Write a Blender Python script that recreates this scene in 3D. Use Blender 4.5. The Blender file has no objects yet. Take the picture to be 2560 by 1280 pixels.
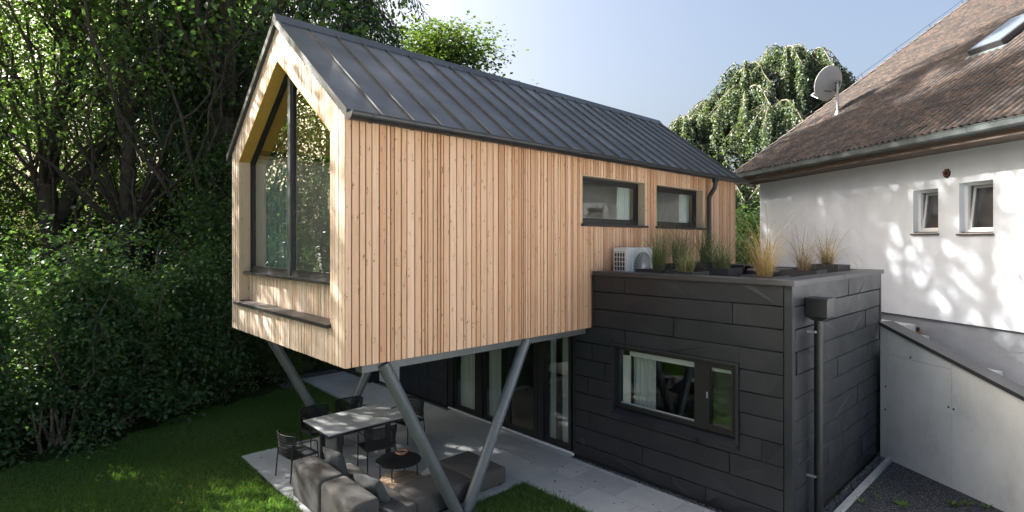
import bpy, bmesh, math, random
import numpy as np
from mathutils import Vector, Matrix

SC = bpy.context.scene
COL = SC.collection
rad = math.radians

# ------------------------------------------------------------------ camera
cam_d = bpy.data.cameras.new('camera')
cam_d.sensor_width = 36.0
cam_d.lens = 36.0 * 1364.0 / 2560.0
cam_d.shift_y = -34.0 / 2560.0
cam_d.clip_end = 2000.0
cam = bpy.data.objects.new('camera', cam_d)
COL.objects.link(cam)
cam.location = (0.0, 0.0, 4.2)
VIEW_AZ = math.atan2(0.7314, 0.6820)            # world X runs along the timber house, Y across it
cam.rotation_euler = (rad(90), 0.0, VIEW_AZ - rad(90))
SC.camera = cam

# ------------------------------------------------------------------ sky, sun, exposure
SUN = Vector((-1.7, 3.24, 2.52)).normalized()   # towards the sun
ELEV = math.asin(SUN.z)
world = bpy.data.worlds.new('World')
SC.world = world
world.use_nodes = True
wn = world.node_tree
bg = wn.nodes['Background']
sky = wn.nodes.new('ShaderNodeTexSky')
sky.sky_type = 'NISHITA'
sky.sun_disc = False
sky.sun_elevation = ELEV
sky.sun_rotation = math.atan2(SUN.x, SUN.y)
sky.altitude = 0.0
sky.air_density = 1.0
sky.dust_density = 8.5
sky.ozone_density = 0.5
wn.links.new(sky.outputs[0], bg.inputs[0])
bg.inputs[1].default_value = 0.05

sun_d = bpy.data.lights.new('sun', 'SUN')
sun_d.energy = 4.5
sun_d.angle = rad(0.55)
sun_d.color = (1.0, 0.965, 0.92)
sun = bpy.data.objects.new('sun', sun_d)
COL.objects.link(sun)
sun.rotation_euler = SUN.to_track_quat('Z', 'Y').to_euler()

SC.view_settings.view_transform = 'Standard'
SC.view_settings.look = 'None'
SC.view_settings.gamma = 1.0
SC.view_settings.exposure = 2.78
SC.view_settings.use_curve_mapping = False
SC.cycles.max_bounces = 10
SC.cycles.diffuse_bounces = 6
SC.cycles.glossy_bounces = 4
SC.cycles.transparent_max_bounces = 12
SC.render.filter_size = 1.15
SC.cycles.caustics_reflective = False
SC.cycles.caustics_refractive = False

# ------------------------------------------------------------------ object helpers
def tag(o, label=None, cat=None, group=None, kind=None):
    if label: o['label'] = label
    if cat: o['category'] = cat
    if group: o['group'] = group
    if kind: o['kind'] = kind
    return o

def thing(name, label, cat, loc=(0, 0, 0), rz=0.0, group=None):
    o = bpy.data.objects.new(name, None)
    o.empty_display_size = 0.2
    COL.objects.link(o)
    o.location = loc
    o.rotation_euler = (0, 0, rz)
    return tag(o, label, cat, group)

def root_of(o):
    while o.parent: o = o.parent
    return o

def link_mesh(name, me, mat, parent=None):
    o = bpy.data.objects.new(name, me)
    COL.objects.link(o)
    if mat is not None and len(me.materials) == 0: me.materials.append(mat)
    if parent is not None: o.parent = parent
    return o

def copy_tree(o, parent=None):
    c = o.copy()
    COL.objects.link(c)
    c.parent = parent
    for ch in list(o.children): copy_tree(ch, c)
    return c

class MB:
    """collects shapes; build() links them as one mesh object"""
    def __init__(s):
        s.v = []; s.f = []
    def add(s, vs, fs):
        b = len(s.v)
        s.v += [tuple(p) for p in vs]
        s.f += [tuple(b + i for i in f) for f in fs]
        return s
    def box(s, x0, x1, y0, y1, z0, z1, T=None):
        vs = [(x0,y0,z0),(x1,y0,z0),(x1,y1,z0),(x0,y1,z0),(x0,y0,z1),(x1,y0,z1),(x1,y1,z1),(x0,y1,z1)]
        if T: vs = [T(*p) for p in vs]
        return s.add(vs, [(0,3,2,1),(4,5,6,7),(0,1,5,4),(1,2,6,5),(2,3,7,6),(3,0,4,7)])
    def prism(s, pts, vec):
        n = len(pts); vec = Vector(vec)
        a = [Vector(p) for p in pts]; b = [p + vec for p in a]
        fs = [tuple(range(n)), tuple(range(2*n-1, n-1, -1))]
        fs += [(i, (i+1) % n, n + (i+1) % n, n + i) for i in range(n)]
        return s.add(a + b, fs)
    def bar(s, p0, p1, w, h, up=(0,0,1)):
        p0 = Vector(p0); p1 = Vector(p1); d = (p1 - p0).normalized(); up = Vector(up)
        sd = d.cross(up).normalized(); u = sd.cross(d)
        sd = sd * (w/2); u = u * (h/2)
        vs = [p0-sd-u, p0+sd-u, p0+sd+u, p0-sd+u, p1-sd-u, p1+sd-u, p1+sd+u, p1-sd+u]
        return s.add(vs, [(0,1,2,3),(7,6,5,4),(0,4,5,1),(1,5,6,2),(2,6,7,3),(3,7,4,0)])
    def path(s, pts, r, n=10, caps=True):
        pts = [Vector(p) for p in pts]
        rs = r if isinstance(r, (list, tuple)) else [r]*len(pts)
        vs = []; m = len(pts); ref = None
        for i, p in enumerate(pts):
            d = (pts[min(i+1, m-1)] - pts[max(i-1, 0)]).normalized()
            if ref is None:
                ref = Vector((0,0,1)) if abs(d.z) < .9 else Vector((1,0,0))
            a = d.cross(ref)
            if a.length < 1e-4: a = d.orthogonal()
            a.normalize(); b = a.cross(d).normalized(); ref = b
            for k in range(n):
                t = 2*math.pi*k/n
                vs.append(p + (a*math.cos(t) + b*math.sin(t))*rs[i])
        fs = []
        for i in range(m-1):
            for k in range(n):
                fs.append((i*n+k, i*n+(k+1) % n, (i+1)*n+(k+1) % n, (i+1)*n+k))
        if caps:
            fs.append(tuple(range(n-1, -1, -1))); fs.append(tuple(range((m-1)*n, m*n)))
        return s.add(vs, fs)
    def lathe(s, prof, c=(0,0,0), n=32, caps=True):
        vs = []
        for (r, z) in prof:
            for k in range(n):
                t = 2*math.pi*k/n
                vs.append((c[0]+r*math.cos(t), c[1]+r*math.sin(t), c[2]+z))
        m = len(prof); fs = []
        for i in range(m-1):
            for k in range(n):
                fs.append((i*n+k, i*n+(k+1) % n, (i+1)*n+(k+1) % n, (i+1)*n+k))
        if caps:
            fs.append(tuple(range(n-1, -1, -1))); fs.append(tuple(range((m-1)*n, m*n)))
        return s.add(vs, fs)
    def build(s, name, mat, parent=None, smooth=False, local=False, fix=True, kind=None, bevel=0.0):
        me = bpy.data.meshes.new(name)
        vs = s.v
        if parent is not None and not local:
            L = root_of(parent).location
            vs = [(p[0]-L.x, p[1]-L.y, p[2]-L.z) for p in vs]
        me.from_pydata(vs, [], s.f)
        if fix or bevel:
            bm = bmesh.new(); bm.from_mesh(me)
            if bevel:
                bmesh.ops.bevel(bm, geom=bm.edges[:], offset=bevel, segments=2, affect='EDGES', profile=0.5)
            bmesh.ops.recalc_face_normals(bm, faces=bm.faces[:])
            bm.to_mesh(me); bm.free()
        if smooth:
            for p in me.polygons: p.use_smooth = True
            try: me.set_sharp_from_angle(angle=rad(40))
            except Exception: pass
        o = link_mesh(name, me, mat, parent)
        if kind: o['kind'] = kind
        return o

def fast_mesh(name, V, F, mat, tint=None, smooth=False):
    """numpy verts / tris to a mesh datablock, optional per-face float attribute 'tint'"""
    V = np.ascontiguousarray(V, dtype=np.float32); F = np.ascontiguousarray(F, dtype=np.int32)
    k = F.shape[1]
    me = bpy.data.meshes.new(name)
    me.vertices.add(len(V)); me.vertices.foreach_set('co', V.ravel())
    me.loops.add(F.size); me.loops.foreach_set('vertex_index', F.ravel())
    me.polygons.add(len(F)); me.polygons.foreach_set('loop_start', np.arange(0, F.size, k, dtype=np.int32))
    if tint is not None:
        at = me.attributes.new('tint', 'FLOAT', 'FACE')
        at.data.foreach_set('value', np.ascontiguousarray(tint, dtype=np.float32))
    me.update(calc_edges=True)
    if smooth:
        me.polygons.foreach_set('use_smooth', np.ones(len(F), dtype=bool))
    me.materials.append(mat)
    return me

# ------------------------------------------------------------------ materials
def new_mat(name):
    m = bpy.data.materials.new(name); m.use_nodes = True
    nt = m.node_tree
    return m, nt, nt.nodes['Principled BSDF'], nt.nodes['Material Output']

def nd(nt, t, ins=None, **props):
    n = nt.nodes.new(t)
    for k, v in props.items(): setattr(n, k, v)
    for k, v in (ins or {}).items():
        if hasattr(v, 'links') or isinstance(v, bpy.types.NodeSocket): nt.links.new(v, n.inputs[k])
        else: n.inputs[k].default_value = v
    return n

def coords(nt, scale=(1,1,1), obj=True, world=False, offset=False):
    if world: src = nd(nt, 'ShaderNodeNewGeometry').outputs['Position']
    else: src = nd(nt, 'ShaderNodeTexCoord').outputs['Object']
    if offset:
        oi = nd(nt, 'ShaderNodeObjectInfo')
        mul = nd(nt, 'ShaderNodeMath', {0: oi.outputs['Random'], 1: 173.0}, operation='MULTIPLY')
        src = nd(nt, 'ShaderNodeVectorMath', {0: src, 1: mul.outputs[0]}, operation='ADD').outputs[0]
    return nd(nt, 'ShaderNodeMapping', {'Vector': src, 'Scale': scale}).outputs[0]

def ramp(nt, fac, stops):
    r = nd(nt, 'ShaderNodeValToRGB', {'Fac': fac})
    e = r.color_ramp.elements
    while len(e) < len(stops): e.new(0.5)
    for el, (p, c) in zip(e, stops):
        el.position = p
        el.color = (c[0], c[1], c[2], 1) if not isinstance(c, float) else (c, c, c, 1)
    return r.outputs[0]

def mix(nt, fac, a, b, mode='MIX'):
    n = nd(nt, 'ShaderNodeMix', data_type='RGBA', blend_type=mode)
    for i, v in ((0, fac), (6, a), (7, b)):
        if isinstance(v, bpy.types.NodeSocket): nt.links.new(v, n.inputs[i])
        elif i == 0: n.inputs[0].default_value = v
        else: n.inputs[i].default_value = (v[0], v[1], v[2], 1)
    return n.outputs[2]

def bump(nt, b, h, strength=0.3, dist=0.01):
    n = nd(nt, 'ShaderNodeBump', {'Strength': strength, 'Distance': dist, 'Height': h})
    nt.links.new(n.outputs[0], b.inputs['Normal'])

def plain(name, c, rough=0.5, metal=0.0, var=0.15, scale=6.0, fine=90.0, bmp=0.1, world=True, spec=0.5, bdist=0.004):
    m, nt, b, _ = new_mat(name)
    co = coords(nt, world=world)
    n1 = nd(nt, 'ShaderNodeTexNoise', {'Vector': co, 'Scale': scale, 'Detail': 5.0, 'Roughness': 0.6})
    n2 = nd(nt, 'ShaderNodeTexNoise', {'Vector': co, 'Scale': fine, 'Detail': 2.0})
    lo = tuple(x*(1-var) for x in c); hi = tuple(min(1, x*(1+var)) for x in c)
    col = ramp(nt, n1.outputs[0], [(0.3, lo), (0.7, hi)])
    nt.links.new(col, b.inputs['Base Color'])
    b.inputs['Roughness'].default_value = rough
    b.inputs['Metallic'].default_value = metal
    b.inputs['Specular IOR Level'].default_value = spec
    if bmp: bump(nt, b, n2.outputs[0], bmp, bdist)
    return m

def wood(name, pale, deep, knot, tintspread=0.35, axis='z', rough=0.62, knots=True):
    """vertical boards: grain along the axis, knots, each board its own tone"""
    m, nt, b, _ = new_mat(name)
    sc = {'z': (30, 30, 1.1), 'y': (30, 1.1, 30), 'x': (1.1, 30, 30)}[axis]
    ks = {'z': (17, 17, 4.4), 'y': (17, 4.4, 17), 'x': (4.4, 17, 17)}[axis]
    co = coords(nt, sc, offset=True)
    g = nd(nt, 'ShaderNodeTexNoise', {'Vector': co, 'Scale': 1.0, 'Detail': 6.0, 'Roughness': 0.62, 'Distortion': 1.2})
    col = ramp(nt, g.outputs[0], [(0.25, deep), (0.42, tuple(.45*a+.55*c for a, c in zip(deep, pale))), (0.6, pale)])
    oi = nd(nt, 'ShaderNodeObjectInfo')
    tone = ramp(nt, oi.outputs['Random'], [(0.0, (0.70, 0.57, 0.46)), (0.22, (0.93, 0.80, 0.68)), (0.5, (1.0, 0.965, 0.92)), (0.75, (1.05, 1.03, 1.0)), (1.0, (1.14, 1.18, 1.22))])
    col = mix(nt, min(1.0, tintspread*2.3), col, tone, 'MULTIPLY')
    if knots:
        kc = coords(nt, ks, offset=True)
        dn = nd(nt, 'ShaderNodeTexNoise', {'Vector': kc, 'Scale': 4.0, 'Detail': 2.0})
        kv = nd(nt, 'ShaderNodeVectorMath', {0: kc, 1: dn.outputs[1]}, operation='ADD')
        v = nd(nt, 'ShaderNodeTexVoronoi', {'Vector': kv.outputs[0], 'Scale': 1.0, 'Randomness': 1.0})
        kf = ramp(nt, v.outputs['Distance'], [(0.08, 1.0), (0.17, 0.0)])
        col = mix(nt, kf, col, knot)
    nt.links.new(col, b.inputs['Base Color'])
    b.inputs['Roughness'].default_value = rough
    b.inputs['Specular IOR Level'].default_value = 0.25
    bump(nt, b, g.outputs[0], 0.25, 0.004)
    return m

def leafmat(name, dark, light, gloss=0.08, trans=0.4):
    m, nt, b, out = new_mat(name)
    a = nd(nt, 'ShaderNodeAttribute', attribute_name='tint')
    col = ramp(nt, a.outputs['Fac'], [(0.0, dark), (1.0, light)])
    nt.links.new(col, b.inputs['Base Color'])
    b.inputs['Roughness'].default_value = 0.42
    b.inputs['Specular IOR Level'].default_value = gloss*5.5
    tr = nd(nt, 'ShaderNodeBsdfTranslucent')
    tc = mix(nt, 1.0, col, (1.15, 1.25, 0.45), 'MULTIPLY')
    nt.links.new(tc, tr.inputs[0])
    mx = nd(nt, 'ShaderNodeMixShader', {0: trans, 1: b.outputs[0], 2: tr.outputs[0]})
    nt.links.new(mx.outputs[0], out.inputs[0])
    return m

def glassmat(name, tint=(0.86, 0.92, 0.90), f0=0.20, rough=0.0):
    m, nt, b, out = new_mat(name)
    nt.nodes.remove(b)
    lw = nd(nt, 'ShaderNodeLayerWeight', {'Blend': 0.5})
    p5 = nd(nt, 'ShaderNodeMath', {0: lw.outputs['Facing'], 1: 4.0}, operation='POWER')
    fr = nd(nt, 'ShaderNodeMapRange', {0: p5.outputs[0], 3: f0, 4: 1.0})
    t = nd(nt, 'ShaderNodeBsdfTransparent', {0: (*tint, 1)})
    co = coords(nt, world=True)
    wv = nd(nt, 'ShaderNodeTexNoise', {'Vector': co, 'Scale': 0.9, 'Detail': 1.0})
    bp = nd(nt, 'ShaderNodeBump', {'Strength': 0.06, 'Distance': 0.02, 'Height': wv.outputs[0]})
    g = nd(nt, 'ShaderNodeBsdfGlossy', {0: (0.95, 0.97, 0.96, 1), 'Roughness': rough, 'Normal': bp.outputs[0]})
    mx = nd(nt, 'ShaderNodeMixShader', {0: fr.outputs[0], 1: t.outputs[0], 2: g.outputs[0]})
    nt.links.new(mx.outputs[0], out.inputs[0])
    return m

MAT = {}
MAT['larch'] = wood('larch_side', (0.74, 0.49, 0.325), (0.56, 0.335, 0.205), (0.14, 0.07, 0.035))
MAT['larch_gable'] = wood('larch_gable', (0.62, 0.52, 0.42), (0.44, 0.345, 0.255), (0.15, 0.09, 0.05))
MAT['reveal_wood'] = wood('reveal_wood', (0.62, 0.50, 0.36), (0.50, 0.38, 0.26), (0.20, 0.11, 0.05), 0.1)
MAT['ochre_board'] = wood('ochre_board', (0.46, 0.30, 0.07), (0.36, 0.22, 0.045), (0.17, 0.09, 0.02), 0.1, axis='y')
MAT['backing'] = plain('dark_backing', (0.012, 0.012, 0.013), 0.8)
MAT['roof_metal'] = plain('dark_roof_metal', (0.036, 0.041, 0.044), 0.42, 0.0, 0.12, 1.2, 220, 0.06, spec=0.5)
MAT['gutter_black'] = plain('black_gutter', (0.020, 0.021, 0.023), 0.38, 0.0, 0.1, 3, 200, 0.05)
MAT['frame_black'] = plain('black_window_frame', (0.016, 0.016, 0.018), 0.4, 0.0, 0.1, 3, 200, 0.05)
MAT['mullion_grey'] = plain('grey_mullion', (0.10, 0.105, 0.11), 0.35, 0.3, 0.1)
MAT['panel_black'] = plain('black_panel', (0.022, 0.0235, 0.026), 0.46, 0.0, 0.12, 2.0, 400, 0.10, spec=0.45)
MAT['coping_grey'] = plain('dark_grey_coping', (0.036, 0.038, 0.041), 0.4, 0.0, 0.12, 2.0, 300, 0.06)
MAT['steel_grey'] = plain('grey_painted_steel', (0.125, 0.137, 0.142), 0.36, 0.1, 0.12, 4.0, 260, 0.05)
MAT['soffit_grey'] = plain('grey_soffit', (0.20, 0.205, 0.205), 0.6, 0.0, 0.1)
MAT['white_render'] = plain('white_render', (0.74, 0.745, 0.755), 0.85, 0.0, 0.05, 0.8, 260, 0.35, bdist=0.004, spec=0.2)
MAT['grey_plinth'] = plain('grey_plinth', (0.29, 0.31, 0.34), 0.9, 0.0, 0.10, 1.5, 120, 0.8, bdist=0.01, spec=0.2)
MAT['white_paint'] = plain('white_plastic', (0.74, 0.75, 0.76), 0.35, 0.0, 0.03)
MAT['interior_white'] = plain('interior_white', (0.80, 0.80, 0.78), 0.8, 0.0, 0.03)
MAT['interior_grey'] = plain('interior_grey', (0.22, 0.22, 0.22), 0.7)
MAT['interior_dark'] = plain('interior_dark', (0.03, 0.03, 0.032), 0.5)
MAT['oak_floor'] = wood('oak_floor', (0.30, 0.22, 0.15), (0.20, 0.14, 0.09), (0.1, 0.06, 0.03), 0.1, 'x', 0.4)
MAT['curtain'] = plain('pale_curtain', (0.62, 0.64, 0.60), 0.9, 0.0, 0.05)
MAT['curtain_green'] = plain('green_grey_curtain', (0.28, 0.34, 0.31), 0.9, 0.0, 0.08)
MAT['glass'] = glassmat('window_glass')
MAT['glass_dark'] = glassmat('lower_window_glass', (0.80, 0.85, 0.83), 0.13)
MAT['glass_gable'] = glassmat('gable_window_glass', (0.88, 0.93, 0.91), 0.20)
MAT['glass_small'] = glassmat('small_window_glass', (0.5, 0.5, 0.5), 0.12, 0.08)
def streaked(name, lo, hi, rough, zs=.35, sc=2.2, fine=300.0, bmp=.1, spec=.45):
    m, nt, b, _ = new_mat(name)
    co = coords(nt, (1,1,zs), world=True); c2 = coords(nt, world=True)
    n1 = nd(nt, 'ShaderNodeTexNoise', {'Vector': co, 'Scale': sc, 'Detail': 7.0, 'Roughness': 0.66})
    n2 = nd(nt, 'ShaderNodeTexNoise', {'Vector': c2, 'Scale': fine, 'Detail': 2.0})
    n3 = nd(nt, 'ShaderNodeTexNoise', {'Vector': c2, 'Scale': 1.1, 'Detail': 4.0})
    col = ramp(nt, n1.outputs[0], [(0.3, lo), (0.68, hi)])
    nt.links.new(col, b.inputs['Base Color'])
    rr = nd(nt, 'ShaderNodeMapRange', {0: n3.outputs[0], 1: 0.3, 2: 0.7, 3: rough-.10, 4: rough+.12})
    nt.links.new(rr.outputs[0], b.inputs['Roughness'])
    b.inputs['Specular IOR Level'].default_value = spec
    bump(nt, b, n2.outputs[0], bmp, 0.004)
    return m
MAT['panel_black'] = streaked('black_panel', (0.016, 0.0185, 0.0225), (0.025, 0.0285, 0.033), 0.44)
MAT['roof_metal'] = streaked('dark_roof_metal', (0.031, 0.035, 0.038), (0.045, 0.050, 0.053), 0.40, 1.0, 1.4, 2.6, .25)
MAT['white_render'] = streaked('white_render', (0.575, 0.61, 0.665), (0.65, 0.685, 0.735), 0.85, .3, 1.6, 260.0, .35, .2)
MAT['zinc'] = plain('weathered_zinc', (0.10, 0.118, 0.122), 0.45, 0.35, 0.3, 3.0, 90, 0.12)
MAT['soffit_brown'] = plain('brown_soffit_board', (0.075, 0.05, 0.035), 0.6, 0.0, 0.2)
MAT['soffit_wood'] = plain('reddish_soffit_wood', (0.16, 0.085, 0.045), 0.6, 0.0, 0.2)
MAT['terracotta'] = plain('terracotta_pipe', (0.30, 0.10, 0.05), 0.8)
MAT['stone_step'] = plain('pale_granite_step', (0.52, 0.53, 0.54), 0.85, 0.0, 0.15, 8, 200, 0.3)
MAT['kerb'] = plain('concrete_kerb', (0.36, 0.37, 0.37), 0.85, 0.0, 0.15, 5, 150, 0.3)
MAT['pot'] = plain('anthracite_planter', (0.030, 0.031, 0.034), 0.6, 0.0, 0.15)
MAT['soil'] = plain('dark_soil', (0.035, 0.026, 0.018), 0.95, 0.0, 0.4, 8, 60, 0.8, bdist=0.03)
MAT['plastic_white'] = plain('off_white_casing', (0.66, 0.665, 0.65), 0.45, 0.0, 0.04)
MAT['grille'] = plain('dark_grille', (0.03, 0.032, 0.035), 0.6)
MAT['cord'] = plain('black_woven_cord', (0.014, 0.014, 0.015), 0.75, 0.0, 0.1, 20, 400, 0.3)
MAT['black_metal'] = plain('black_powder_coat', (0.016, 0.017, 0.018), 0.42)
MAT['dish_grey'] = plain('light_grey_dish', (0.36, 0.37, 0.38), 0.4, 0.0, 0.06)
MAT['galv'] = plain('galvanised_steel', (0.42, 0.43, 0.43), 0.4, 0.5, 0.1)
MAT['copper'] = plain('copper_wire', (0.5, 0.28, 0.19), 0.35, 0.7, 0.1)
MAT['teak'] = wood('weathered_teak', (0.40, 0.31, 0.22), (0.28, 0.21, 0.15), (0.2, 0.1, 0.05), 0.3, 'x', 0.6, False)
MAT['bark'] = plain('rough_bark', (0.055, 0.045, 0.035), 0.95, 0.0, 0.45, 5, 30, 1.0, bdist=0.04)
MAT['bark_pale'] = plain('pale_hazel_bark', (0.16, 0.135, 0.10), 0.9, 0.0, 0.3, 8, 60, 0.6, bdist=0.02)
MAT['dead_leaf'] = plain('dead_leaf', (0.22, 0.11, 0.04), 0.8, 0.0, 0.4, 30)
MAT['bed'] = plain('blue_grey_bedding', (0.30, 0.37, 0.42), 0.9)

def fabric():
    m, nt, b, _ = new_mat('charcoal_melange_fabric')
    co = coords(nt, world=True)
    n = nd(nt, 'ShaderNodeTexNoise', {'Vector': co, 'Scale': 260.0, 'Detail': 2.0})
    n2 = nd(nt, 'ShaderNodeTexNoise', {'Vector': co, 'Scale': 5.0, 'Detail': 3.0})
    col = ramp(nt, n.outputs[0], [(0.3, (0.045, 0.043, 0.041)), (0.7, (0.115, 0.111, 0.105))])
    nt.links.new(col, b.inputs['Base Color'])
    b.inputs['Roughness'].default_value = 0.95
    b.inputs['Specular IOR Level'].default_value = 0.15
    ad = nd(nt, 'ShaderNodeMath', {0: n2.outputs[0], 1: 6.0}, operation='MULTIPLY')
    ad2 = nd(nt, 'ShaderNodeMath', {0: ad.outputs[0], 1: n.outputs[0]}, operation='ADD')
    bump(nt, b, ad2.outputs[0], 0.5, 0.004)
    return m
MAT['fabric'] = fabric()
MAT['fabric_cushion'] = plain('grey_cushion_fabric', (0.10, 0.105, 0.105), 0.95, 0.0, 0.15, 12, 300, 0.4, spec=0.15)

def paving():
    m, nt, b, _ = new_mat('grey_stone_paving')
    co = coords(nt, (1,1,1), offset=True)
    n1 = nd(nt, 'ShaderNodeTexNoise', {'Vector': co, 'Scale': 2.2, 'Detail': 7.0, 'Roughness': 0.65})
    n2 = nd(nt, 'ShaderNodeTexNoise', {'Vector': co, 'Scale': 1.3, 'Detail': 3.0, 'Distortion': 1.6})
    n3 = nd(nt, 'ShaderNodeTexNoise', {'Vector': co, 'Scale': 160.0, 'Detail': 2.0})
    col = ramp(nt, n1.outputs[0], [(0.25, (0.36, 0.37, 0.37)), (0.75, (0.47, 0.48, 0.475))])
    vein = ramp(nt, n2.outputs[0], [(0.494, 0.0), (0.5, 1.0), (0.506, 0.0)])
    f = nd(nt, 'ShaderNodeMath', {0: vein, 1: 0.35}, operation='MULTIPLY')
    col = mix(nt, f.outputs[0], col, (0.6, 0.6, 0.58))
    oi = nd(nt, 'ShaderNodeObjectInfo')
    tone = ramp(nt, oi.outputs['Random'], [(0.0, (0.86, 0.87, 0.88)), (1.0, (1.1, 1.1, 1.08))])
    col = mix(nt, 1.0, col, tone, 'MULTIPLY')
    nt.links.new(col, b.inputs['Base Color'])
    b.inputs['Roughness'].default_value = 0.42
    bump(nt, b, n3.outputs[0], 0.12, 0.003)
    return m
MAT['paving'] = paving()

def tabletop():
    m, nt, b, _ = new_mat('pale_ceramic_tabletop')
    co = coords(nt)
    n1 = nd(nt, 'ShaderNodeTexNoise', {'Vector': co, 'Scale': 2.0, 'Detail': 6.0, 'Distortion': 1.0})
    col = ramp(nt, n1.outputs[0], [(0.35, (0.46, 0.47, 0.47)), (0.65, (0.56, 0.565, 0.56))])
    v = ramp(nt, n1.outputs[0], [(0.49, 0.0), (0.5, 0.5), (0.51, 0.0)])
    col = mix(nt, v, col, (0.38, 0.37, 0.35))
    nt.links.new(col, b.inputs['Base Color']); b.inputs['Roughness'].default_value = 0.4
    return m
MAT['tabletop'] = tabletop()

def concrete():
    m, nt, b, _ = new_mat('cast_concrete')
    co = coords(nt, (1,1,0.7), world=True)
    n1 = nd(nt, 'ShaderNodeTexNoise', {'Vector': co, 'Scale': 1.4, 'Detail': 8.0, 'Roughness': 0.68})
    n2 = nd(nt, 'ShaderNodeTexNoise', {'Vector': co, 'Scale': 45.0, 'Detail': 3.0})
    vo = nd(nt, 'ShaderNodeTexVoronoi', {'Vector': co, 'Scale': 14.0})
    col = ramp(nt, n1.outputs[0], [(0.3, (0.46, 0.48, 0.47)), (0.5, (0.585, 0.605, 0.595)), (0.72, (0.67, 0.69, 0.68))])
    pit = ramp(nt, vo.outputs['Distance'], [(0.03, 1.0), (0.06, 0.0)])
    col = mix(nt, pit, col, (0.22, 0.23, 0.23))
    nt.links.new(col, b.inputs['Base Color']); b.inputs['Roughness'].default_value = 0.7
    bump(nt, b, n2.outputs[0], 0.15, 0.004)
    return m
MAT['concrete'] = concrete()

def rooftile():
    m, nt, b, _ = new_mat('weathered_roof_tile')
    co = coords(nt, world=True)
    n0 = nd(nt, 'ShaderNodeTexNoise', {'Vector': co, 'Scale': 2.6, 'Detail': 1.0})
    n1 = nd(nt, 'ShaderNodeTexNoise', {'Vector': co, 'Scale': 9.0, 'Detail': 6.0, 'Roughness': 0.7})
    n2 = nd(nt, 'ShaderNodeTexNoise', {'Vector': co, 'Scale': 34.0, 'Detail': 5.0, 'Roughness': 0.7})
    col = ramp(nt, n0.outputs[0], [(0.32, (0.060, 0.050, 0.049)), (0.5, (0.105, 0.082, 0.069)), (0.68, (0.155, 0.110, 0.084))])
    dirt = ramp(nt, n1.outputs[0], [(0.40, 0.0), (0.62, 1.0)])
    col = mix(nt, dirt, col, (0.050, 0.046, 0.043))
    li = ramp(nt, n2.outputs[0], [(0.60, 0.0), (0.68, 1.0)])
    li2 = nd(nt, 'ShaderNodeMath', {0: li, 1: 0.6}, operation='MULTIPLY')
    col = mix(nt, li2.outputs[0], col, (0.20, 0.19, 0.14))
    n4 = nd(nt, 'ShaderNodeTexNoise', {'Vector': co, 'Scale': 6.0, 'Detail': 6.0, 'Roughness': 0.75})
    mo = ramp(nt, n4.outputs[0], [(0.66, 0.0), (0.70, 1.0)])
    col = mix(nt, mo, col, (0.16, 0.15, 0.03))
    nt.links.new(col, b.inputs['Base Color']); b.inputs['Roughness'].default_value = 0.8
    b.inputs['Specular IOR Level'].default_value = 0.25
    bump(nt, b, n2.outputs[0], 0.5, 0.006)
    return m
MAT['rooftile'] = rooftile()

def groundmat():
    m, nt, b, _ = new_mat('dark_ground_soil_and_grass')
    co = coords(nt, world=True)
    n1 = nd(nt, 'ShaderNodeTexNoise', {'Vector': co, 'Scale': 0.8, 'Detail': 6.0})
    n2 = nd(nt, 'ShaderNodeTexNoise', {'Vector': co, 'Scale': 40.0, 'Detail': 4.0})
    col = ramp(nt, n1.outputs[0], [(0.35, (0.030, 0.040, 0.016)), (0.65, (0.045, 0.038, 0.024))])  # grass green and soil brown, mottled by noise
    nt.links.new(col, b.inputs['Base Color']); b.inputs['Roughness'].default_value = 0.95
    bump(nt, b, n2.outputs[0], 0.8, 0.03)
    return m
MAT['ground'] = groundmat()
MAT['turf'] = plain('turf_soil', (0.028, 0.045, 0.014), 0.95, 0.0, 0.35, 3, 60, 0.8, bdist=0.03, spec=0.1)
MAT['gravel_base'] = plain('dark_gravel_bed', (0.055, 0.057, 0.062), 0.9, 0.0, 0.4, 50, 140, 1.0, bdist=0.02, spec=0.2)
MAT['leaf_hazel'] = leafmat('hazel_leaf', (0.072, 0.14, 0.072), (0.16, 0.245, 0.11), 0.09, 0.58)
MAT['leaf_tree'] = leafmat('tree_leaf', (0.062, 0.118, 0.052), (0.155, 0.225, 0.085), 0.09, 0.6)
MAT['leaf_bright'] = leafmat('bright_tree_leaf', (0.05, 0.095, 0.028), (0.115, 0.16, 0.045), 0.08, 0.36)
MAT['leaf_weep'] = leafmat('weeping_beech_leaf', (0.068, 0.098, 0.066), (0.135, 0.17, 0.112), 0.08, 0.4)
MAT['needle'] = leafmat('spruce_needle', (0.025, 0.045, 0.026), (0.06, 0.085, 0.045), 0.04, 0.2)
MAT['blade'] = leafmat('grass_blade', (0.075, 0.165, 0.05), (0.19, 0.28, 0.085), 0.05, 0.55)
MAT['weed'] = leafmat('weed_leaf', (0.07, 0.12, 0.03), (0.13, 0.19, 0.05), 0.05, 0.3)
MAT['reed_green'] = leafmat('green_reed', (0.10, 0.14, 0.07), (0.27, 0.30, 0.16), 0.04, 0.35)
MAT['reed_lime'] = leafmat('lime_reed', (0.20, 0.21, 0.09), (0.42, 0.40, 0.22), 0.04, 0.35)
MAT['reed_tan'] = leafmat('tan_reed', (0.32, 0.22, 0.10), (0.58, 0.44, 0.24), 0.04, 0.25)
MAT['reed_brown'] = leafmat('brown_reed', (0.15, 0.11, 0.07), (0.40, 0.31, 0.20), 0.04, 0.25)
MAT['stone'] = leafmat('gravel_stone', (0.05, 0.052, 0.058), (0.22, 0.225, 0.23), 0.03, 0.0)

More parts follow.
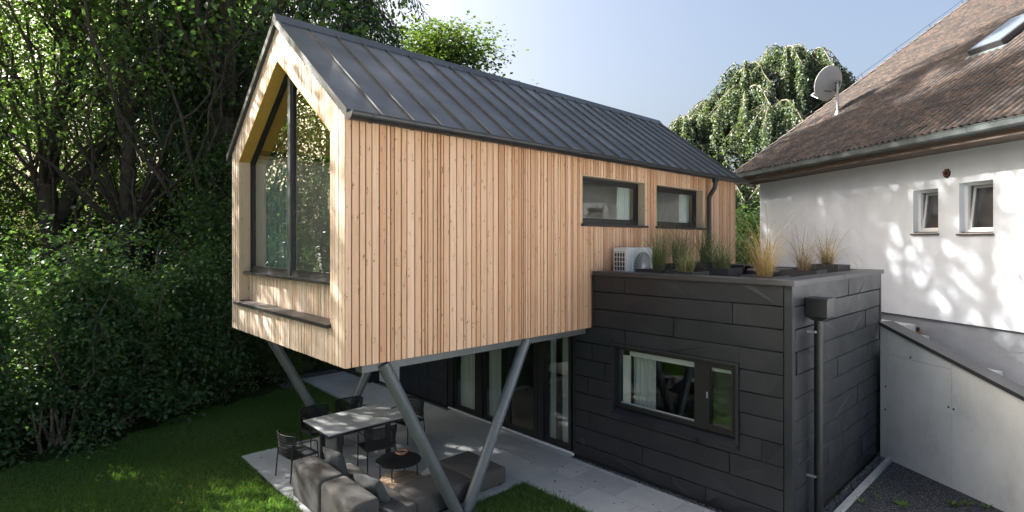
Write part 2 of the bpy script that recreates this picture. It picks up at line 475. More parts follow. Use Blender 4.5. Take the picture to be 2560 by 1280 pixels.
# ================================================================== GROUND, LAWN, PATIO
g = MB().add([(-700,-700,-.05),(700,-700,-.05),(700,700,-.05),(-700,700,-.05)], [(0,1,2,3)]).build('ground', MAT['ground'], fix=False)
tag(g, kind='structure')
g = MB()
g.add([(-14,-14,0),(6.60,-14,0),(6.60,6.76,0),(-14,6.76,0)], [(0,1,2,3)])
g.add([(-14,6.76,0),(3.36,6.76,0),(3.36,11.42,0),(-14,11.42,0)], [(0,1,2,3)])
g.add([(-14,11.42,0),(6.56,11.42,0),(6.56,18,0),(-14,18,0)], [(0,1,2,3)])
tag(g.build('lawn', MAT['turf'], fix=False), kind='structure')

patio = MB()
patio.box(3.40,8.0,6.80,11.40,-.04,.004); patio.box(6.62,8.0,-2.5,6.80,-.04,.004); patio.box(6.62,8.0,11.40,16.6,-.04,.004)
patio.box(8.0,8.22,7.0,11.0,-.04,.004)
patio = tag(patio.build('patio', MAT['gravel_base']), kind='structure')
rng = random.Random(5)
def tile(x0,x1,y0,y1):
    gap = .0035; dz = rng.uniform(-.0012,.0012)
    MB().box(x0+gap,x1-gap,y0+gap,y1-gap,.006,.030+dz).build('paving_tile', MAT['paving'], patio, local=True)
ny = [6.80+.92*k for k in range(6)]
xs = [3.40+.66*k for k in range(6)] + [7.34, 8.0]
xs[5] = 6.62
for i in range(len(xs)-1):
    off = .46 if i % 2 else 0
    ys = [6.80] + [6.80+.92*k+off for k in range(0 if off else 1, 5)] + [11.40]
    for a, b in zip(ys[:-1], ys[1:]):
        if b - a > .05: tile(xs[i], xs[i+1], a, b)
for i in (0, 1):
    xa, xb = (6.62, 7.34) if i == 0 else (7.34, 8.0)
    y = 6.80
    first = .46 if i else .92
    while y > -2.3:
        tile(xa, xb, y-first, y); y -= first; first = .92
    y = 11.40; first = .46 if i else .92
    while y < 16.5:
        tile(xa, xb, y, min(y+first, 16.6)); y += first; first = .92
y = 7.0
while y < 10.9:
    tile(8.0, 8.215, y, min(y+.92, 11.0)); y += .92

bounce_sheet = MB().add([(-45,-45,.006),(45,-45,.006),(45,-3.2,.006),(-45,-3.2,.006)], [(0,1,2,3)]).build('bounce_ground', MAT['paving'], fix=False)  # unseen pale sheet added behind the camera to bounce sunlight onto the walls
tag(bounce_sheet, kind='structure')
# kerbs
tag(MB().box(7.985,8.035,-2.5,6.98,-.05,.045).build('kerb', MAT['kerb']), 'slim pale metal edging between the paving and the black extension', 'kerb', 'garden edgings')
tag(MB().box(7.985,8.035,11.02,16.6,-.05,.045).build('kerb', MAT['kerb']), 'slim edging strip beside the far black wall by the path', 'kerb', 'garden edgings')
tag(MB().box(6.565,6.615,11.42,15.9,-.05,.075).build('kerb', MAT['kerb']), 'pale concrete kerb between the lawn and the far path', 'kerb', 'garden edgings')
tag(MB().box(8.2,12.62,2.68,2.755,-.05,.075).build('kerb', MAT['kerb']), 'pale concrete kerb along the gravel at the foot of the downpipe wall', 'kerb', 'garden edgings')

# ================================================================== TIMBER HOUSE
TH = thing('timber_house', 'larch clad gabled house on grey V columns with dark metal roof', 'house', (8.7, 8.93, 0))
X0, X1, Y0, Y1, ZB = 3.203, 14.27, 6.574, 11.28, 2.58
YM = (Y0+Y1)/2
def zt(y): return 7.69 - .762*abs(y-YM)          # underside of the roof
def op(y): return 7.13 - .735*abs(y-YM)           # top of the gable opening
OY0, OY1 = 6.97, 10.87
W1 = (7.92, 10.0, 4.56, 5.46); W2 = (10.44, 12.5, 4.56, 5.46)
rng = random.Random(11)
def widths(a, b, ws):
    out = []; x = a
    while x < b - 1e-6:
        w = rng.choice(ws)
        if b - (x+w) < min(ws)*.75: w = b - x
        out.append((x, min(b, x+w))); x += w
    return out
# load-bearing core: side wall, gable, back walls
w = MB()
ya, yb = Y0+.03, Y0+.24
w.box(X0+.03, W1[0], ya, yb, ZB+.01, zt(Y0)-.02); w.box(W1[1], W2[0], ya, yb, ZB+.01, zt(Y0)-.02); w.box(W2[1], X1-.03, ya, yb, ZB+.01, zt(Y0)-.02)
for W in (W1, W2):
    w.box(W[0], W[1], ya, yb, ZB+.01, W[2]); w.box(W[0], W[1], ya, yb, W[3], zt(Y0)-.02)
w.build('side_wall', MAT['backing'], TH)
w = MB()
xa, dx = X0+.03, (.22, 0, 0)
w.prism([(xa,yb,ZB+.01),(xa,OY0,ZB+.01),(xa,OY0,zt(OY0)-.03),(xa,yb,zt(yb)-.03)], dx)
w.prism([(xa,OY1,ZB+.01),(xa,Y1-.03,ZB+.01),(xa,Y1-.03,zt(Y1)-.03),(xa,OY1,zt(OY1)-.03)], dx)
w.prism([(xa,OY0,op(OY0)),(xa,OY0,zt(OY0)-.03),(xa,YM,zt(YM)-.03),(xa,YM,op(YM))], dx)
w.prism([(xa,OY1,op(OY1)),(xa,OY1,zt(OY1)-.03),(xa,YM,zt(YM)-.03),(xa,YM,op(YM))], dx)
w.box(xa, xa+.22, OY0, OY1, ZB+.01, 3.07)
w.box(X0+.21, xa+.22, OY0, OY1, 3.07, 3.62)
w.build('gable_wall', MAT['backing'], TH)
w = MB()
w.box(X0+.25, X1-.03, Y1-.24, Y1-.02, ZB+.01, zt(Y1)-.02)
w.prism([(X1-.25,yb,ZB+.01),(X1-.25,Y1-.24,ZB+.01),(X1-.25,Y1-.24,zt(Y1)),(X1-.25,YM,zt(YM)-.03),(X1-.25,yb,zt(yb)-.03)], (.2,0,0))
w.build('rear_wall', MAT['larch_gable'], TH)
# side boards
SW = [.05,.06,.075,.09,.11,.13]; gap = .009
segs = [(X0, W1[0]), (W1[0], W1[1]), (W1[1], W2[0]), (W2[0], W2[1]), (W2[1], X1)]
for (a, b) in segs:
    for (p, q) in widths(a, b, SW):
        zb = ZB if q <= 8.24 else (ZB if p < 8.22 else 3.25)
        d = rng.uniform(0, .006)
        spans = [(zb, zt(Y0)-.03)]
        for W in (W1, W2):
            if p >= W[0]-1e-6 and q <= W[1]+1e-6: spans = [(zb, W[2]-.055), (W[3]+.01, zt(Y0)-.03)]
        for (u, v) in spans:
            MB().box(p+gap, q-gap, Y0-d, Y0+.024, u, v).build('board', MAT['larch'], TH)
# gable boards
GW = [.045,.06,.08,.10]; gap = .0075
def gpoly(name, x, pts, th=.024):
    MB().prism([(x, a, b) for a, b in pts], (th, 0, 0)).build(name, MAT['larch_gable'], TH)
for (a, b) in [(Y0, OY0), (OY0, YM), (YM, OY1), (OY1, Y1)]:
    for (p, q) in widths(a, b, GW):
        d = X0 - rng.uniform(0, .007)
        p += gap; q -= gap
        if b <= OY0 or a >= OY1:
            gpoly('board', d, [(p,ZB),(q,ZB),(q,zt(q)-.02),(p,zt(p)-.02)])
        else:
            gpoly('board', d, [(p,ZB),(q,ZB),(q,3.055),(p,3.055)])
            gpoly('board', d, [(p,op(p)),(q,op(q)),(q,zt(q)-.02),(p,zt(p)-.02)])
            gpoly('board', X0+.185-rng.uniform(0,.005), [(p,3.12),(q,3.12),(q,3.61),(p,3.61)])
# soffit and steel edge beams
MB().box(X0+.04, 8.17, Y0+.04, Y1-.04, ZB+.002, ZB+.009).build('soffit', MAT['soffit_grey'], TH)
MB().box(X0+.3, 8.17, Y0+.12, Y0+.30, ZB-.13, ZB+.0).build('beam', MAT['steel_grey'], TH)
MB().box(X0+.3, 8.17, Y1-.30, Y1-.12, ZB-.13, ZB+.0).build('beam', MAT['steel_grey'], TH)
# V columns
for yc in (6.70, 11.16):
    for xt_ in (3.82, 6.58):
        c = MB().path([(5.2 + (.055 if xt_ > 5 else -.055), yc, -.04), (xt_, yc, ZB-.17 if yc > 8 else ZB-.04)], .092, 28).build('column', MAT['steel_grey'], TH, smooth=True)
    MB().box(5.0,5.4,yc-.14,yc+.14,-.03,.02).build('base_plate', MAT['steel_grey'], TH)

# roof
RX0, RX1, RY = X0-.06, X1+.10, Y0-.16
def rz(y): return zt(y) + .07
ROOF = MB()
for sgn in (-1, 1):
    ye = RY if sgn < 0 else 2*YM-RY
    ROOF.prism([(RX0+.01,ye,zt(ye)+.005),(RX0+.01,YM,zt(YM)+.005),(RX0+.01,YM,rz(YM)-.01),(RX0+.01,ye,rz(ye)-.01)], (RX1-RX0-.02,0,0))
ROOF = ROOF.build('roof', MAT['roof_metal'], TH)
nse = 23; step = (RX1-RX0)/(nse+.55)
sx = [RX0+.07] + [RX0 + .52 + step*k for k in range(nse)]
sx = [s for s in sx if s < RX1-.2] + [RX1-.03]
nv = Vector((0, -.762, 1)).normalized()
for sgn in (-1, 1):
    ye = RY-.012 if sgn < 0 else 2*YM-RY+.012
    for p, q in zip(sx[:-1], sx[1:]):
        y_hi = YM + sgn*.03
        MB().prism([(p+.004,ye,rz(ye)+.001),(q-.004,ye,rz(ye)+.001),(q-.004,y_hi,rz(y_hi)+.001),(p+.004,y_hi,rz(y_hi)+.001)], (0,0,.008)).build('roof_sheet', MAT['roof_metal'], ROOF)
    for s in sx[1:-1]:
        y_hi = YM + sgn*.09
        a = Vector((s, ye, rz(ye))); b = Vector((s, y_hi, rz(y_hi)))
        MB().bar(a+Vector((0,0,.024)), b+Vector((0,0,.024)), .016, .042, (0, sgn*.762, 1)).build('seam', MAT['roof_metal'], ROOF)
cap = MB().prism([(RX0,YM-.13,rz(YM-.13)+.03),(RX0,YM,rz(YM)+.085),(RX0,YM+.13,rz(YM+.13)+.03),(RX0,YM+.13,rz(YM+.13)+.01),(RX0,YM,rz(YM)+.02),(RX0,YM-.13,rz(YM-.13)+.01)], (RX1-RX0,0,0))
cap.build('ridge_cap', MAT['roof_metal'], ROOF)
for x in (RX0, RX1-.05):
    for sgn in (-1, 1):
        ye = RY if sgn < 0 else 2*YM-RY
        MB().prism([(x,ye,zt(ye)-.02),(x,YM,zt(YM)-.02),(x,YM,rz(YM)+.035),(x,ye,rz(ye)+.035)], (.05,0,0)).build('verge_trim', MAT['roof_metal'], ROOF)

# gutter
GY, GZ, GR = RY-.085, zt(RY)+.045, .092
G = MB(); n = 14
ring = []
for x in (RX0-.01, RX1+.02):
    for rr in (GR, GR-.006):
        for k in range(n+1):
            t = math.pi + math.pi*k/n
            ring.append((x, GY+rr*math.cos(t), GZ+rr*math.sin(t)))
m = n+1; fs = []
for k in range(n):
    fs += [(k,k+1,2*m+k+1,2*m+k), (m+k,3*m+k,3*m+k+1,m+k+1)]
fs += [(0,2*m,3*m,m), (n,m+n,3*m+n,2*m+n)]
G.add(ring, fs)
for x in (RX0-.012, RX1+.016):
    G.prism([(x, GY+GR*1.04*math.cos(math.pi+math.pi*k/n), GZ+GR*1.04*math.sin(math.pi+math.pi*k/n)) for k in range(m)], (.008,0,0))
G.path([(RX0-.01,GY-GR,GZ+.004),(RX1+.02,GY-GR,GZ+.004)], .011, 8)
GUT = G.build('gutter', MAT['gutter_black'], TH, smooth=True)
x = RX0+.28
while x < RX1:
    pts = []
    for k in range(m):
        t = math.pi + math.pi*k/n
        pts.append((x, GY+(GR+.009)*math.cos(t), GZ+(GR+.009)*math.sin(t)))
    B = MB().add(pts+[(x+.03,p[1],p[2]) for p in pts], [(k,k+1,m+k+1,m+k) for k in range(n)])
    B.build('gutter_bracket', MAT['gutter_black'], GUT, fix=False); x += .62
PX = 12.66
DP = MB().path([(PX,GY,GZ-.06),(PX,GY,GZ-.22),(PX,GY+.02,GZ-.30),(PX,Y0-.13,GZ-.44),(PX,Y0-.09,GZ-.52),(PX,Y0-.09,GZ-.62),(PX,Y0-.09,3.3)], .052, 16).build('downpipe', MAT['gutter_black'], TH, smooth=True)
MB().lathe([(.075,0),(.075,.05),(.058,.11)][::-1], (PX,GY,GZ-.16), 16).build('outlet', MAT['gutter_black'], DP, smooth=True)
for z in (5.28, 4.2): MB().lathe([(.06,0),(.06,.04)], (PX,Y0-.09,z), 16).build('clip', MAT['gutter_black'], DP)

# gable window
GX = X0 + .19
GWN = MB()
poly = [(OY0,3.66),(OY1,3.66),(OY1,op(OY1)),(YM,op(YM)),(OY0,op(OY0))]
def inset(poly, d):
    c = []
    n = len(poly)
    for i in range(n):
        p0, p1, p2 = Vector(poly[i-1]), Vector(poly[i]), Vector(poly[(i+1) % n])
        e1 = (p1-p0).normalized(); e2 = (p2-p1).normalized()
        n1 = Vector((-e1.y, e1.x)); n2 = Vector((-e2.y, e2.x))
        k = (n1+n2); k = k/ k.dot(n1)
        c.append(tuple(p1 + k*d))
    return c
def ring_frame(poly, d, x, th):
    q = inset(poly, d); mb = MB(); n = len(poly)
    for i in range(n):
        j = (i+1) % n
        mb.prism([(x,)+tuple(poly[i]),(x,)+tuple(poly[j]),(x,)+tuple(q[j]),(x,)+tuple(q[i])], (th,0,0))
    return mb, q
mb, inner = ring_frame(poly, .055, GX, .09)
GWN = mb.build('gable_window', MAT['frame_black'], TH)
MB().box(GX-.012, GX+.085, YM-.05, YM+.05, 3.66, op(YM)-.06).build('mullion', MAT['mullion_grey'], GWN)
halves = [[(OY0+.055,3.715),(YM-.052,3.715),(YM-.052,op(YM-.052)-.07),(OY0+.055,op(OY0)-.068+.04)],
          [(YM+.052,3.715),(OY1-.055,3.715),(OY1-.055,op(OY1)-.068+.04),(YM+.052,op(YM+.052)-.07)]]
for h in halves:
    mb, q = ring_frame(h, .045, GX+.02, .05)
    mb.build('sash', MAT['frame_black'], GWN)
    MB().add([(GX+.045,)+tuple(p) for p in q], [(0,1,2,3)]).build('pane', MAT['glass_gable'], GWN, fix=False)
# reveals, sill, shelf
t_ = .022
MB().box(X0-.006, GX, OY1-t_, OY1-.001, 3.125, op(OY1)-.012).build('reveal_board', MAT['reveal_wood'], TH)
MB().box(X0-.006, GX, OY0+.001, OY0+t_, 3.125, op(OY0)-.012).build('reveal_board', MAT['reveal_wood'], TH)
MB().prism([(X0-.006,OY1+.0,op(OY1)),(X0-.006,YM,op(YM)),(X0-.006,YM,op(YM)-.03),(X0-.006,OY1,op(OY1)-.03)], (GX-X0+.006,0,0)).build('reveal_board', MAT['ochre_board'], TH)['label'] = 'ochre sloping lining of the gable opening'
MB().prism([(X0-.006,OY0,op(OY0)),(X0-.006,YM,op(YM)),(X0-.006,YM,op(YM)-.03),(X0-.006,OY0,op(OY0)-.03)], (GX-X0+.006,0,0)).build('reveal_board', MAT['ochre_board'], TH)
MB().box(X0+.06, GX+.02, OY0+.002, OY1-.002, 3.615, 3.655).build('sill', MAT['gutter_black'], GWN)
SH = MB().prism([(X0-.07,OY0+.003,3.055),(GX,OY0+.003,3.075),(GX,OY0+.003,3.118),(X0-.07,OY0+.003,3.10)], (0,OY1-OY0+.10,0)).build('shelf', MAT['gutter_black'], TH)
mshelf = plain('dusty_shelf_top', (0.085, 0.072, 0.058), 0.7, 0.0, 0.35, 5, 60, 0.2)
MB().prism([(X0-.06,OY0+.008,3.1035),(GX-.005,OY0+.008,3.1205),(GX-.005,OY0+.008,3.1225),(X0-.06,OY0+.008,3.1055)], (0,OY1-OY0+.085,0)).build('shelf_cover', mshelf, SH)

# side windows
for W in (W1, W2):
    gy = Y0 + .165
    fr = MB()
    x0, x1, z0, z1 = W
    f = .06
    for b in ((x0,x1,z0,z0+f),(x0,x1,z1-f,z1),(x0,x0+f,z0+f,z1-f),(x1-f,x1,z0+f,z1-f)):
        fr.box(b[0],b[1],gy,gy+.07,b[2],b[3])
    fr = fr.build('window', MAT['frame_black'], TH)
    s = MB(); f2 = .05
    a0,a1,c0,c1 = x0+f+.003,x1-f-.003,z0+f+.003,z1-f-.003
    for b in ((a0,a1,c0,c0+f2),(a0,a1,c1-f2,c1),(a0,a0+f2,c0+f2,c1-f2),(a1-f2,a1,c0+f2,c1-f2)):
        s.box(b[0],b[1],gy+.012,gy+.06,b[2],b[3])
    s.build('sash', MAT['frame_black'], fr)
    MB().add([(a0+f2,gy+.03,c0+f2),(a1-f2,gy+.03,c0+f2),(a1-f2,gy+.03,c1-f2),(a0+f2,gy+.03,c1-f2)], [(0,1,2,3)]).build('pane', MAT['glass'], fr, fix=False)
    MB().box(x0-.03,x1+.07,Y0-.055,gy,z0-.05,z0-.006).build('sill', MAT['gutter_black'], fr, bevel=.008)
    MB().box(x1-.004,x1+.012,Y0-.008,gy,z0,z1+.006).build('reveal_board', MAT['reveal_wood'], fr)
    MB().box(x0-.012,x0+.004,Y0-.008,gy,z0,z1+.006).build('reveal_board', MAT['reveal_wood'], fr)
    MB().box(x0-.012,x1+.012,Y0-.008,gy,z1-.004,z1+.012).build('reveal_board', MAT['reveal_wood'], fr)

# inside the upper floor
r = MB()
r.box(X0+.26,X1-.27,yb+.003,Y1-.245,2.70,2.76); r.build('upper_floor', MAT['oak_floor'], TH)
r = MB()
for sgn in (-1,1):
    yy = yb+.01 if sgn < 0 else Y1-.25
    r.prism([(X0+.26,yy,zt(yy)-.11),(X0+.26,YM,zt(YM)-.11),(X0+.26,YM,zt(YM)-.08),(X0+.26,yy,zt(yy)-.08)], (X1-X0-.55,0,0))
r.build('ceiling', MAT['ochre_board'], TH)
r = MB()
r.box(X0+.26,X1-.28,Y1-.275,Y1-.25,2.77,zt(Y1)-.1)
r.box(X0+.26,W1[0]-.05,yb+.006,yb+.02,2.77,zt(Y0)-.15)
for xx in (7.3, 10.15, X1-.32):
    r.box(xx,xx+.1,yb+.03,Y1-.28,2.77,5.6)
r.build('inner_wall', MAT['interior_white'], TH)

def curtain(name, p0, p1, z0, z1, mat, label, amp=.035, waves=9):
    p0 = Vector(p0); p1 = Vector(p1); d = p1-p0; nrm = Vector((-d.y, d.x)).normalized()
    n = waves*6; vs = []
    for i in range(n+1):
        q = p0 + d*(i/n) + nrm*amp*math.sin(2*math.pi*waves*i/n)*(1+.3*math.sin(i*.37))
        vs += [(q.x,q.y,z0),(q.x,q.y,z1)]
    o = MB().add(vs, [(2*i,2*i+2,2*i+3,2*i+1) for i in range(n)]).build(name, mat, smooth=True, fix=False)
    return tag(o, label, 'curtain')
curtain('curtain', (3.62,10.75), (3.72,9.75), 2.78, 5.55, MAT['curtain_green'], 'green grey curtain gathered behind the left pane of the gable window', .05, 7)
curtain('curtain', (3.62,7.05), (3.66,7.35), 2.78, 5.55, MAT['curtain_green'], 'narrow green grey curtain at the right edge of the gable window', .04, 4)
curtain('curtain', (9.45,6.90), (9.93,6.92), 4.0, 5.5, MAT['curtain'], 'pale net curtain behind the larger upper side window', .02, 6)
curtain('curtain', (11.95,6.90), (12.42,6.92), 4.0, 5.5, MAT['curtain'], 'pale net curtain behind the upper side window beside the downpipe', .02, 6)
# bed with blue pillow behind the gable glass
bed = thing('bed', 'bed with blue grey pillow behind the right pane of the gable window', 'bed', (4.6,7.6,2.76))
MB().box(3.75,5.6,7.05,8.3,2.78,3.62).build('mattress', MAT['bed'], bed, bevel=.06, smooth=True)
MB().box(3.78,4.2,7.08,7.7,3.63,3.86).build('pillow', MAT['bed'], bed, bevel=.09, smooth=True)
# dandelion pendant
pl = thing('pendant_lamp', 'round dandelion style pendant lamp behind the larger upper side window', 'lamp', (9.0,7.75,5.25))
rp = random.Random(3); pm = MB()
for k in range(170):
    d = Vector((rp.gauss(0,1),rp.gauss(0,1),rp.gauss(0,1))).normalized()
    c = Vector((9.0,7.75,5.22))
    pm.bar(c+d*.10, c+d*.185, .03, .004, (d.y,d.z,d.x))
pm.build('shade', MAT['reed_lime'], pl, fix=False, kind='stuff')
MB().path([(9.0,7.75,5.3),(9.0,7.75,6.4)], .004, 6).build('cable', MAT['black_metal'], pl)

# ================================================================== BLACK CLAD EXTENSION
BE = thing('black_extension', 'low flat roofed extension clad in black folded metal panels', 'extension', (10.4, 8.0, 0))
BX, BY, BXE, BYE = 8.22, 2.98, 12.86, 15.0
ZTOP = 3.61
rng = random.Random(21)
def facet_panel(a0, a1, z0, z1, P, parent, nrm):
    """folded panel: P(a,z)->point on the face, slight facets, edges turned back"""
    n = max(1, int((a1-a0)/.42))
    top = [a0] + sorted(rng.uniform(a0+.05, a1-.05) for _ in range(n)) + [a1] if a1-a0 > .25 else [a0, a1]
    bot = [a0] + sorted(rng.uniform(a0+.05, a1-.05) for _ in range(n)) + [a1] if a1-a0 > .25 else [a0, a1]
    nrm = Vector(nrm)
    m = len(top)
    V = []
    for row, z in ((top, z1-(.013 if z1-z0 > .1 else 0)), (bot, z0)):
        for i, a in enumerate(row):
            V.append(Vector(P(a, z)) + nrm*(.012 + rng.uniform(0, .018)))
    fs = []
    for i in range(m-1):
        if rng.random() < .5: fs += [(i,i+1,m+i+1),(i,m+i+1,m+i)]
        else: fs += [(i,i+1,m+i),(i+1,m+i+1,m+i)]
    b = len(V)
    for row, z in ((top, z1), (bot, z0)):
        for a in row: V.append(Vector(P(a, z)) - nrm*.004)
    for i in range(m-1):
        fs += [(i,i+1,b+i+1,b+i), (m+i,b+m+i,b+m+i+1,m+i+1)]
    fs += [(0,b,b+m,m), (m-1,2*m-1,b+2*m-1,b+m-1)]
    MB().add(V, fs).build('panel', MAT['panel_black'], parent)
WIN = (3.72, 6.10, 1.06, 2.36)      # window surround y0,y1,z0,z1
courses = [ZTOP-.02] + [3.28-.331*k for k in range(10)] + [.06]
fj = [[5.82],[3.82],[4.83],[5.80],[6.56],[6.25],[6.64],[4.40],[6.62,3.40],[5.44,3.87],[4.26,6.4],[]]
fj[7] = [3.38, 4.40]; fj[8] = [6.62, 3.87]; fj[9] = [5.44]; fj[10] = [4.26]
yL, yR = 7.0, BY+.09
g_ = .005
for ci in range(len(courses)-1):
    zt1, zb1 = courses[ci]-g_, courses[ci+1]+g_
    left = yL-.012 if zt1 < ZB+.1 else Y0-.055
    js = sorted([yR] + [j for j in fj[ci] if yR+.1 < j < left-.1] + [left])
    for a, b in zip(js[:-1], js[1:]):
        rects = [(a+g_, b-g_, zb1, zt1)]
        if zb1 < WIN[3] and zt1 > WIN[2] and a < WIN[1] and b > WIN[0]:
            rects = []
            if a < WIN[0]: rects.append((a+g_, min(b-g_,WIN[0]-.003), zb1, zt1))
            if b > WIN[1]: rects.append((max(a+g_,WIN[1]+.003), b-g_, zb1, zt1))
            lo, hi = max(a+g_,WIN[0]), min(b-g_,WIN[1])
            if zt1 > WIN[3]+.02: rects.append((lo, hi, WIN[3]+.003, zt1))
            if zb1 < WIN[2]-.02: rects.append((lo, hi, zb1, WIN[2]-.003))
        for (p, q, u, v) in rects:
            if q-p > .02 and v-u > .02: facet_panel(p, q, u, v, lambda s, z: (BX, s, z), BE, (-1,0,0))
# right face
rj = [[10.79],[9.98],[11.8],[8.38,11.01],[10.22],[9.44,12.04],[8.6,11.28],[10.51],[9.73],[11.58],[10.81]]
for ci in range(len(courses)-1):
    zt1, zb1 = courses[ci]-g_, courses[ci+1]+g_
    js = sorted([BX+.09] + rj[ci] + [BXE-.06])
    for a, b in zip(js[:-1], js[1:]):
        if b-a > .05: facet_panel(a+g_, b-g_, zb1, zt1, lambda s, z: (s, BY, z), BE, (0,-1,0))
# far wall under the house, between the doors and the path end
for ci in range(4, len(courses)-1):
    zt1, zb1 = min(courses[ci]-g_, 2.36), courses[ci+1]+g_
    js = [11.2] + [11.2 + .85*k + (.4 if ci % 2 else 0) for k in range(1, 3)] + [13.42]
    for a, b in zip(js[:-1], js[1:]):
        facet_panel(a+g_, b-g_, zb1, zt1, lambda s, z: (BX, s, z), BE, (-1,0,0))
# corner trims
MB().box(BX-.028,BX+.08,BY-.028,BY+.08,.03,ZTOP-.03).build('corner_trim', MAT['panel_black'], BE)
MB().box(BXE-.055,BXE+.01,BY-.03,BY+.06,.03,ZTOP-.03).build('corner_trim', MAT['frame_black'], BE)
MB().box(BX-.026,BX+.02,Y0-.052,Y0-.004,ZB+.0,ZTOP-.03).build('corner_trim', MAT['panel_black'], BE)
MB().box(BX-.026,BX+.02,yL-.010,yL+.03,.03,ZB-.07).build('corner_trim', MAT['frame_black'], BE)
# walls behind the panels
b = MB()
b.box(BX+.008,BX+.26,BY+.008,WIN[0]+.05,.0,ZTOP-.04); b.box(BX+.008,BX+.26,WIN[1]-.05,7.0,.0,ZTOP-.04)
b.box(BX+.008,BX+.26,WIN[0]+.05,WIN[1]-.05,.0,WIN[2]+.05); b.box(BX+.008,BX+.26,WIN[0]+.05,WIN[1]-.05,WIN[3]-.05,ZTOP-.04)
b.box(BX+.27,BXE-.02,BY+.008,BY+.26,.0,ZTOP-.04)
b.box(BXE-.28,BXE-.02,BY+.27,14.9,.0,ZTOP-.04)
b.box(BX+.008,BX+.26,11.0,13.44,.0,2.50); b.box(BX-.28,BX+.2,14.70,15.2,.0,2.50)
b.build('wall', MAT['backing'], BE)
MB().box(BX+.03,BX+.05,13.46,14.68,.05,2.45).build('far_glazing', MAT['interior_white'], BE)
MB().box(BX-.0,BX+.10,13.44,13.50,.05,2.45).build('far_post', MAT['frame_black'], BE)
MB().box(BX+.0,BX+.26,7.0,15.0,2.38,2.515).build('lintel', MAT['frame_black'], BE)
# parapet coping and roof deck
co = MB()
CO = MB().box(BX-.07,BX+.30,BY-.07,Y0-.06,ZTOP-.03,ZTOP+.045).build('coping', MAT['coping_grey'], BE)
MB().box(BX+.302,BXE+.04,BY-.07,BY+.30,ZTOP-.03,ZTOP+.045).build('coping', MAT['coping_grey'], BE)
MB().box(BXE-.30,BXE+.04,BY+.302,Y0-.06,ZTOP-.03,ZTOP+.045).build('coping', MAT['coping_grey'], BE)
for yj in (3.62, 5.2): MB().box(BX-.074,BX+.304,yj,yj+.012,ZTOP-.02,ZTOP+.049).build('coping_joint', MAT['coping_grey'], CO)
MB().box(10.4,10.412,BY-.074,BY+.304,ZTOP-.02,ZTOP+.049).build('coping_joint', MAT['coping_grey'], CO)
MB().box(BX+.27,BXE-.29,BY+.27,Y0-.012,3.0,3.27).build('roof_deck', MAT['gravel_base'], BE)
b = MB().box(BX+.265,BX+.285,BY+.3,Y0-.07,3.27,ZTOP-.035); b.box(BX+.29,BXE-.3,BY+.265,BY+.285,3.27,ZTOP-.035); b.box(BXE-.305,BXE-.285,BY+.3,Y0-.07,3.27,ZTOP-.035)
b.build('parapet_lining', MAT['frame_black'], BE)
# front window
wf = MB(); y0,y1,z0,z1 = WIN; t = .045
for q in ((y0,y1,z1-t,z1),(y0,y0+t,z0+t,z1-t),(y1-t,y1,z0+t,z1-t)):
    wf.box(BX-.055,BX+.15,q[0],q[1],q[2],q[3])
wf.prism([(BX-.075,y0,z0),(BX+.15,y0,z0),(BX+.15,y0,z0+.12),(BX-.075,y0,z0+.02)], (0,y1-y0,0))
WN = wf.build('window', MAT['panel_black'], BE)
fy0,fy1,fz0,fz1 = y0+t,y1-t,z0+.12,z1-t
f = MB(); e=.075; ym0,ym1 = 4.27,4.50
for q in ((fy0,fy1,fz0,fz0+e),(fy0,fy1,fz1-e,fz1),(fy0,fy0+e,fz0+e,fz1-e),(fy1-e,fy1,fz0+e,fz1-e),(ym0,ym1,fz0+e,fz1-e)):
    f.box(BX+.06,BX+.145,*q)
f.build('frame', MAT['frame_black'], WN)
def pane(parent, x, a, b, c, d, mat, name='pane'):
    return MB().add([(x,a,c),(x,b,c),(x,b,d),(x,a,d)], [(0,1,2,3)]).build(name, mat, parent, fix=False)
pane(WN, BX+.11, ym1, fy1-e, fz0+e, fz1-e, MAT['glass_dark'])
pane(WN, BX+.11, fy0+e+.03, ym0-.03, fz0+e+.03, fz1-e-.03, MAT['glass_dark'])
s = MB()
a0,a1,c0,c1 = fy0+e-.005, ym0+.005, fz0+e-.005, fz1-e+.005
for q in ((a0,a1,c0,c0+.04),(a0,a1,c1-.04,c1),(a0,a0+.04,c0+.04,c1-.04),(a1-.04,a1,c0+.04,c1-.04)): s.box(BX+.05,BX+.12,*q)
s.build('sash', MAT['frame_black'], WN)
MB().box(BX+.112,BX+.13,a1-.045,a1-.03,c0,c1).build('seal_strip', MAT['zinc'], WN)
MB().box(BX+.112,BX+.125,ym1,fy1-e,fz0+e,fz0+e+.022).build('seal_strip', MAT['white_paint'], WN)
MB().box(BX+.035,BX+.055,ym0-.012,ym0+.012,1.70,1.80).build('handle', MAT['galv'], WN)
MB().box(BX+.15,BX+.20,ym1+.01,fy1-e,fz1-e-.11,fz1-e).build('roller_blind', MAT['interior_white'], WN)
MB().box(BX+.15,BX+.20,fy0+e+.02,ym0-.03,fz1-e-.11,fz1-e-.02).build('roller_blind', MAT['interior_white'], WN)
blind = plain('dark_insect_screen', (0.035,0.042,0.034), 0.9)
MB().box(BX+.205,BX+.21,fy0+e,ym0-.02,fz0+e,fz1-e).build('insect_screen', blind, WN)
MB().box(BX-.035,BX-.02,6.72,6.83,.30,.41).build('socket', MAT['coping_grey'], BE)
MB().box(BX+.15,BX+.19,5.82,5.97,fz0,fz1).build('reveal_board', MAT['interior_white'], WN)
curtain('curtain', (8.56,5.86), (8.60,5.42), .1, 2.36, MAT['curtain'], 'pale curtain at the left inside the extension window', .025, 5)
